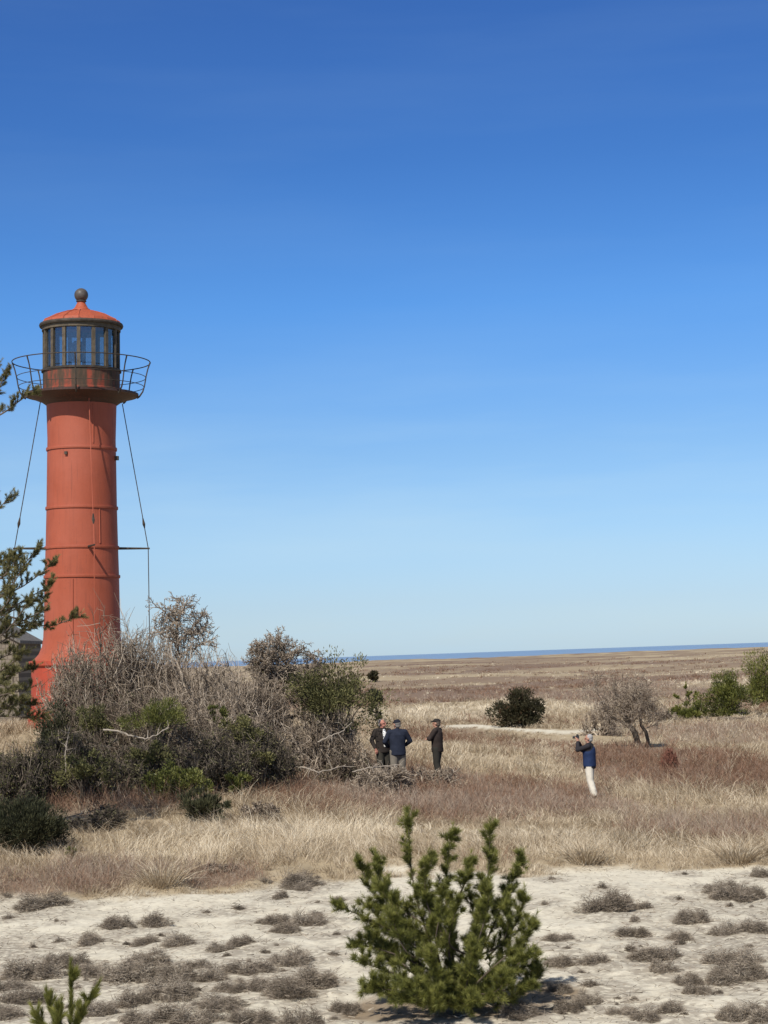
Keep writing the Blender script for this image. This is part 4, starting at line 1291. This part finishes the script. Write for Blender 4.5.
limb_tree('gnarled_tree', 'gnarled grey tree with ragged lichened crown left of the green cedar', 57.3, (288, 775),
          [[(288, 775), (295, 752), (294, 735), (289, 716), (282, 698), (275, 680), (270, 662), (267, 646)], [(284, 702), (298, 688), (309, 672), (316, 657)], [(276, 682), (287, 666), (294, 650)], [(271, 664), (262, 656), (256, 648)],
           [(290, 718), (308, 706), (326, 700)], [(274, 676), (264, 670), (258, 664)], [(280, 692), (268, 690), (260, 684)], [(298, 688), (308, 684), (320, 678)], [(287, 666), (280, 654), (282, 643)], [(290, 720), (276, 716), (266, 706)]],
          .08, (4, 3, 3), .42, 12, leaf=700, rmin=.007)
bush('cedar', 'ragged green cedar at the right end of the thicket', 334, 654, 98, 57.0, botpy=730, mat='cedar', cat='cedar', seed=13, clumps=95, per=120, leafL=.10, leafW=.03, lumps=.65, tint0=.34)
bare_shrub('leafless_shrub', 'grey twigs grown through the green cedar crown', 330, 668, 70, 57.2, stems=9, per=(7, 6, 4), seed=33, tb=.55)
DK = [(12, 742, 70, 49, 'near the frame edge below the tall pine'), (70, 728, 85, 50, 'below the lighthouse pedestal, behind the round juniper'), (128, 738, 70, 50.5, 'under the pale crooked limb'),
      (210, 728, 90, 51.5, 'above the right leafy green bush'), (262, 716, 66, 53, 'at the gnarled tree foot')]
for k, (px, ty, w, Y, where) in enumerate(DK):
    bare_shrub('dark_shrub', 'dark olive evergreen shrub ' + where, px, ty, w, Y, mat='twig_dark', stems=16, per=(8, 7, 5), seed=40 + k, tb=.5, leaf=6500, leafmat='oliveleaf' if k > 1 else 'cedar', group='dark shrubs along the front of the thicket', leafsize=.05)
bush('juniper', 'dark juniper showing beside the lighthouse foot', 60, 704, 46, 54, mat='juniper', seed=16, clumps=60, per=100, leafL=.10, leafW=.03, tint0=.3, lumps=.5)
bush('needle_bush', 'long band of bright green pine foliage above the crooked limb', 158, 700, 72, 52.2, botpy=737, mat='leafgreen', tint0=.32, seed=17, clumps=42, per=120, leafL=.10, leafW=.018, lumps=.5, up=.8)
bush('leafy_bush', 'fresh green leafy bush at the thicket front, left one', 170, 763, 48, 49.5, basepy=800, mat='leafgreen', tint0=.32, seed=18, clumps=40, per=110, leafL=.07, leafW=.035, lumps=.4)
bush('leafy_bush', 'fresh green leafy bush at the thicket front, middle one', 194, 770, 34, 49.2, basepy=800, mat='leafgreen', tint0=.32, seed=19, clumps=28, per=100, leafL=.07, leafW=.035, lumps=.4)
bush('leafy_bush', 'small fresh green bush at the right end of the thicket front', 236, 774, 28, 50.5, basepy=795, mat='leafgreen', seed=20, clumps=20, per=100, leafL=.07, leafW=.035, lumps=.4)
bush('leafy_bush', 'yellow green sprig among the dusty grey twigs', 218, 706, 18, 53.4, botpy=722, mat='leafgreen', seed=21, clumps=10, per=70, leafL=.07, leafW=.03)
bush('leafy_bush', 'olive green leafy bush deep in the thicket under the crooked limb end', 152, 742, 44, 50.3, botpy=772, mat='cedar', seed=25, clumps=26, per=90, leafL=.07, leafW=.035, lumps=.6, tint0=.38)
bush('leafy_bush', 'olive leafed bush in the dark thicket left of the green pine band', 96, 706, 46, 53.0, botpy=742, mat='cedar', seed=26, clumps=26, per=90, leafL=.07, leafW=.03, lumps=.6, tint0=.38)
bush('leafy_bush', 'olive leafed bush in the thicket left of the gnarled tree foot', 246, 716, 40, 52.5, botpy=750, mat='cedar', seed=27, clumps=22, per=80, leafL=.07, leafW=.03, lumps=.6, tint0=.38)
bare_shrub('leafless_shrub', 'low dark twiggy brush in the grass between the round juniper and the leafy bushes', 92, 804, 58, 45.2, stems=14, per=(7, 6, 4), seed=34, tb=.35, mat='twig_dark', leaf=900, leafmat='oliveleaf', basepy=825)
bare_shrub('leafless_shrub', 'low grey brush in the straw grass right of the small dark juniper', 262, 800, 46, 46.5, stems=12, per=(7, 6, 4), seed=35, tb=.4, basepy=822)
bare_shrub('leafless_shrub', 'low grey brush at the sand edge right of the big pale tussock', 214, 862, 62, 37.4, stems=14, per=(8, 7, 5), seed=37, tb=.45, basepy=892)
bush('leafy_bush', 'olive green bush low in the thicket at left, above the low dark brush', 84, 752, 50, 48.8, botpy=786, mat='cedar', seed=28, clumps=26, per=90, leafL=.08, leafW=.03, lumps=.6, tint0=.3)
bush('leafy_bush', 'yellowish green bush in the thicket right of the fresh green bushes', 262, 742, 38, 52.0, botpy=772, mat='cedar', seed=29, clumps=18, per=80, leafL=.07, leafW=.03, lumps=.6, tint0=.4)
bush('juniper', 'round dark juniper bush standing in the straw grass at left', 27, 797, 84, 41.5, basepy=866, mat='juniper', seed=22, clumps=130, per=170, leafL=.10, leafW=.016, tint0=.25, lumps=.25, up=.9)
bush('juniper', 'small dark juniper in front of the fresh green bushes', 204, 789, 42, 46.0, basepy=826, mat='juniper', seed=23, clumps=40, per=110, leafL=.11, leafW=.018, tint0=.3, lumps=.5, up=.9)
bush('leafy_bush', 'tiny green sprig beside the round juniper in the grass', 70, 848, 12, 39.5, basepy=868, mat='leafgreen', seed=24, clumps=8, per=60, leafL=.06, leafW=.02, trunk=True)

# --- big grass tussocks standing out of the grass
def tussock(label, px, py, w, seed, n=420, lift=.55, mat='straw'):
    rng = np.random.default_rng(seed + 700); p = ground_hit(px, py); W = w * p[1] / F
    a = rng.uniform(0, 2 * math.pi, n); e = np.sqrt(rng.random(n))
    base = np.stack([np.cos(a) * e * W * .22, np.sin(a) * e * W * .22, np.full(n, -.03)], 1)
    out = np.stack([np.cos(a), np.sin(a), 0 * a], 1)
    d = nrm(out * (.12 + .6 * e)[:, None] + np.array([0, 0, 1]) + .28 * rng.normal(size=(n, 3)))
    mb = MB()
    curved_blades(mb, base, d, W * lift * rng.uniform(.6, 1.35, n), np.full(n, .013), out * rng.uniform(.3, 1.1, n)[:, None] - np.array([0, 0, .7]) * rng.random(n)[:, None], np.clip(.55 + .25 * rng.normal(size=n), 0, 1), rng)
    o = mb.build('grass_tussock', M[mat], loc=(p[0], p[1], hz(p[0], p[1])))
    tag(o, label, 'grass tussock', 'big grass tussocks')
tussock('big pale grass tussock below the small dark juniper at left', 162, 886, 62, 1)
tussock('pale arching grass tussock at the sand edge right of the pine', 586, 862, 58, 2, lift=.5)
tussock('pale arching grass tussock at the sand edge farthest right', 738, 862, 60, 3, lift=.5)

# --- dead pale limbs
def limb(name, label, pts, r, cat='dead branch', twigs=5, seed=0, mat='twig_pale'):
    rng = np.random.default_rng(seed + 300)
    P = np.array([at(*p) for p in pts]); o = P[0].copy()
    mb = MB(); k = np.linspace(0, len(P) - 1, 5 * len(P)); Q = np.stack([np.interp(k, np.arange(len(P)), P[:, i]) for i in range(3)], 1)
    Q += rng.normal(size=Q.shape) * r * .35
    tube(mb, Q - o, np.linspace(r, r * .4, len(Q)), 7, .6)
    for _ in range(twigs):
        i = rng.integers(2, len(Q) - 1); d = nrm(rng.normal(size=3) + np.array([0, 0, .5])); L = rng.uniform(.12, .4)
        tube(mb, [Q[i] - o, Q[i] - o + d * L * .5 + rng.normal(size=3) * .04, Q[i] - o + d * L], [r * .45, r * .3, r * .15], 5, .6)
    tag(mb.build(name, M[mat], loc=o), label, cat)
limb('dead_limb', 'pale crooked dead limb sagging across the dark thicket', [(103, 729, 49.6), (117, 731, 49.5), (133, 736, 49.4), (146, 739, 49.3), (158, 734, 49.4), (169, 727, 49.6)], .024, seed=1)
limb('dead_limb', 'thin pale dead stem standing upright below the lighthouse', [(66, 772, 48.9), (65, 755, 49), (67, 742, 49.1), (70, 727, 49.2)], .015, seed=2)
limb('fallen_branch', 'pale fallen branch on the ground left of the two men', [(296, 767, 53.4), (306, 768, 53.3), (318, 772, 53.2), (332, 769, 53.4), (346, 765, 53.6)], .022, seed=3, twigs=6)
limb('dead_limb', 'leaning dead bough across the brownish shrub under the cedar', [(318, 742, 54.6), (330, 736, 54.6), (343, 731, 54.7), (352, 722, 54.8)], .02, seed=4)
limb('fallen_branch', 'bleached fallen branch lying under the pale brush', [(352, 772, 52.8), (368, 768, 52.9), (385, 766, 53), (402, 764, 53)], .018, seed=5, twigs=8)

# --- plain: trees and bushes further out
bush('juniper', 'dark green juniper bush with a rusty tinge alone beside the sandy path', 521, 691, 56, 102.0, basepy=729, mat='rustleaf', seed=50, clumps=80, per=120, leafL=.16, leafW=.055, lumps=.55, low=.35)

def bare_tree():
    Y = 81.0; rng = np.random.default_rng(77)
    b = stand(640, Y, 748); root = empty('bare_tree', b - np.array([0, 0, .05])); tag(root, 'round crowned leafless tree with leaning twin trunk out on the plain', 'tree')
    W = lambda px, py, d=0: at(px, py, Y + d) - b
    T1 = np.array([W(642, 752), W(638, 742), W(635, 732), W(629, 722), W(624, 714)]); T2 = np.array([W(645, 752), W(648, 740), W(646, 731), W(641, 724), W(640, 714)]); T3 = np.array([W(632, 728), W(624, 722), W(612, 716), W(604, 708)])
    mb = MB()
    tube(mb, T1, [.16, .13, .12, .10, .08], 9, .35); tube(mb, T2, [.10, .08, .07, .06, .05], 8, .4); tube(mb, T3, [.07, .06, .05, .04], 7, .4)
    mb.build('trunk', M['twig_dark'], root)
    n = 44; src = np.concatenate([T1[2:], T2[3:], T3[1:]]); base = src[rng.integers(0, len(src), n)]
    a = rng.uniform(0, 2 * math.pi, n); e = rng.uniform(.1, 1.3, n)
    d = nrm(np.stack([np.cos(a) * e, np.sin(a) * e, .7 + 0 * a], 1))
    lv = grow(rng, base, d, rng.uniform(.7, 1.2, n), np.full(n, .018), (6, 6, 4), trop=.02, ratio=(.45, .7), jit=.25)
    allp = np.concatenate([p.reshape(-1, 3) for p, r in lv]); lo = np.percentile(allp, 2.5, 0); hi = np.percentile(allp, 98.5, 0)
    A = W(589, 700); B = W(660, 700); top = W(622, 673)[2]; bot = W(622, 724)[2]
    lo2 = np.array([A[0], -1.35, bot]); hi2 = np.array([B[0], 1.35, top])
    lv = [((p - lo) / (hi - lo) * (hi2 - lo2) + lo2, r) for p, r in lv]
    level_mesh(lv, rng, .005, .25, .64).build('crown', M['twig_grey'], root)
bare_tree()
bare_shrub('leafless_shrub', 'low grey shrub to the left of the bare tree on the plain', 600, 702, 42, 92, stems=12, per=(7, 6, 4), seed=60, tb=.5, rmin=.009, basepy=735)
bare_shrub('leafless_shrub', 'grey scrubby shrub directly below the middle right pine', 732, 716, 54, 106, stems=14, per=(8, 6, 4), seed=61, tb=.5, rmin=.01, basepy=730)
bare_shrub('leafless_shrub', 'grey scrubby shrub at the right edge below the farthest right pine', 766, 712, 44, 108, stems=12, per=(8, 6, 4), seed=62, tb=.5, rmin=.01, basepy=730)
bare_shrub('leafless_shrub', 'small grey shrub between the bare tree and the low pine', 664, 708, 34, 105, stems=10, per=(7, 6, 4), seed=63, tb=.45, rmin=.01, basepy=730)
bare_shrub('red_bush', 'small rust red bush amid brown scrub right of the photographer', 671, 747, 16, 63, cat='bush', mat='twig_red', stems=16, per=(6, 5, 4), seed=64, spread=.4, basepy=776)

def far_pine(label, px, topy, botpy, wpx, Y, seed, H0=None, clumps=60, mat='needle', leader=0):
    r = bush('low_pine', label, px, topy, wpx, Y, basepy=botpy, mat=mat, cat='pine', seed=seed, clumps=clumps, per=120, leafL=.17, leafW=.04, lumps=.5, barkmat='bark', up=.9, tint0=.14, low=.35)
    return r
far_pine('low spreading green pine, nearest of the right edge pines', 690, 703, 722, 44, 110, 70, clumps=36)
far_pine('bushy green pine between the low pine and the right edge', 728, 673, 716, 48, 111, 71, clumps=80)
far_pine('dark green pine cut by the right edge, tallest on its hummock', 766, 652, 694, 50, 119, 72, clumps=80)
Yp = 112.5
pine('pine_sapling', 'thin pine sapling with a single candle above the low pine', Yp, [(686, 722, 0), (686, 705, 0), (686, 690, 0)],
     [[(686, 706, 0), (686, 695, 0), (686, 686, 0)], [(686, 704, 0), (692, 699, 0), (697, 695, 0)], [(686, 704, 0), (680, 699, .1), (676, 696, .1)], [(686, 708, 0), (688, 700, -.2), (689, 695, -.3)]],
     sub=.2, shoot=(.12, .2), nn=60, nl=.12, nw=.02, seed=8, r0=.05, cat='pine sapling')
bush('juniper', 'little dark conifer in the grass behind the two men', 377, 690, 13, 118, basepy=706, mat='juniper', seed=80, clumps=16, per=60, leafL=.2, leafW=.08, shape=1.3)
DOTS = [(373, 673, 682, 9, 'rustleaf', 'small round dark bush far off in the grass just right of the green cedar')]
for k, (px, ty, by, w, mt, lb) in enumerate(DOTS):
    g = ground_hit(px, by)
    bush('distant_bush', lb, px, ty, w, g[1], at_pos=(g[0], g[1], hz(g[0], g[1])), mat=mt, seed=90 + k, clumps=14, per=50, leafL=.0016 * g[1], leafW=.0008 * g[1], H=(by - ty) * g[1] / F, trunk=True)

# ------------------------------------------------------------------ light
SUN_AZ = math.radians(-24)      # sun stands behind the camera, to its left
SUN_EL = math.radians(46)
sdir = Vector((math.sin(SUN_AZ) * math.cos(SUN_EL), -math.cos(SUN_AZ) * math.cos(SUN_EL), math.sin(SUN_EL)))
sl = bpy.data.lights.new('sun', 'SUN'); sl.energy = 4.7; sl.angle = math.radians(.53); sl.color = (1, .965, .90)
so = bpy.data.objects.new('sun', sl); COL.objects.link(so)
so.rotation_euler = sdir.to_track_quat('Z', 'Y').to_euler()
w = bpy.data.worlds.new("World"); SC.world = w; w.use_nodes = True
nt = w.node_tree; bg = nt.nodes['Background']
sky = nt.nodes.new('ShaderNodeTexSky'); sky.sky_type = 'NISHITA'; sky.sun_disc = False
sky.sun_elevation = SUN_EL
sky.sun_rotation = math.atan2(sdir.x, sdir.y)
sky.altitude = 0; sky.air_density = 1.0; sky.dust_density = .35; sky.ozone_density = 1.5
# faint cirrus streaks, fixed in the sky by direction
tc = nt.nodes.new('ShaderNodeTexCoord'); mp = nt.nodes.new('ShaderNodeMapping'); mp.inputs['Scale'].default_value = (2.0, 2.0, 16); mp.inputs['Rotation'].default_value = (0, math.radians(3), 0)
no = nt.nodes.new('ShaderNodeTexNoise'); no.inputs['Scale'].default_value = 1.6; no.inputs['Detail'].default_value = 7; no.inputs['Roughness'].default_value = .55
rp = nt.nodes.new('ShaderNodeValToRGB'); rp.color_ramp.elements[0].position = .45; rp.color_ramp.elements[0].color = (0, 0, 0, 1); rp.color_ramp.elements[1].position = .82; rp.color_ramp.elements[1].color = (.85, .85, .85, 1)
mxn = nt.nodes.new('ShaderNodeMix'); mxn.data_type = 'RGBA'
# colour grade of the sky by height above the horizon (paler at the sea, deep polar blue higher; unseen overhead sky warmed for greyer shadows)
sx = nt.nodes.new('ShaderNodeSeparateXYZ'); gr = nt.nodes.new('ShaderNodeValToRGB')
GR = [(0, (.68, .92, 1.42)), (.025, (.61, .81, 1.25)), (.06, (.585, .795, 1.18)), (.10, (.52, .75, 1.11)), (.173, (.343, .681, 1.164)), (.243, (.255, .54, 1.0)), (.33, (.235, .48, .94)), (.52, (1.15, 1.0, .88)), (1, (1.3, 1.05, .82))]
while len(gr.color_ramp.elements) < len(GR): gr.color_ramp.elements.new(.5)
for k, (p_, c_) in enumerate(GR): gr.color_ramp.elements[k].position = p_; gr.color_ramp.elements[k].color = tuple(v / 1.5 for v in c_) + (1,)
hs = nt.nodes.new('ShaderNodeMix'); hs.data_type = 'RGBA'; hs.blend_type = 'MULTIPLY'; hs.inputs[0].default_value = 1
L = nt.links
L.new(tc.outputs['Generated'], mp.inputs[0]); L.new(mp.outputs[0], no.inputs['Vector']); L.new(no.outputs['Fac'], rp.inputs[0])
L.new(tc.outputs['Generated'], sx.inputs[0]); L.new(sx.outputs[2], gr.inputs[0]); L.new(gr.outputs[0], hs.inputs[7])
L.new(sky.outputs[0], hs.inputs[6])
cm = nt.nodes.new('ShaderNodeMapRange'); cm.interpolation_type = 'SMOOTHSTEP'
for k_, v_ in ((1, .02), (2, .17), (3, 1.0), (4, .06)): cm.inputs[k_].default_value = v_
cf = nt.nodes.new('ShaderNodeMath'); cf.operation = 'MULTIPLY'
L.new(sx.outputs[2], cm.inputs[0]); L.new(cm.outputs[0], cf.inputs[0]); L.new(rp.outputs[0], cf.inputs[1])
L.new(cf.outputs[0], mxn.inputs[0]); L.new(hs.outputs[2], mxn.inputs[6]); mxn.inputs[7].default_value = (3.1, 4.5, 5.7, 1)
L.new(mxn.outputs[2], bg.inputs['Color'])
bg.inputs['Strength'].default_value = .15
SC.view_settings.view_transform = 'Standard'; SC.view_settings.look = 'None'; SC.view_settings.exposure = .06; SC.view_settings.gamma = 1
SC.cycles.max_bounces = 6; SC.cycles.transparent_max_bounces = 16
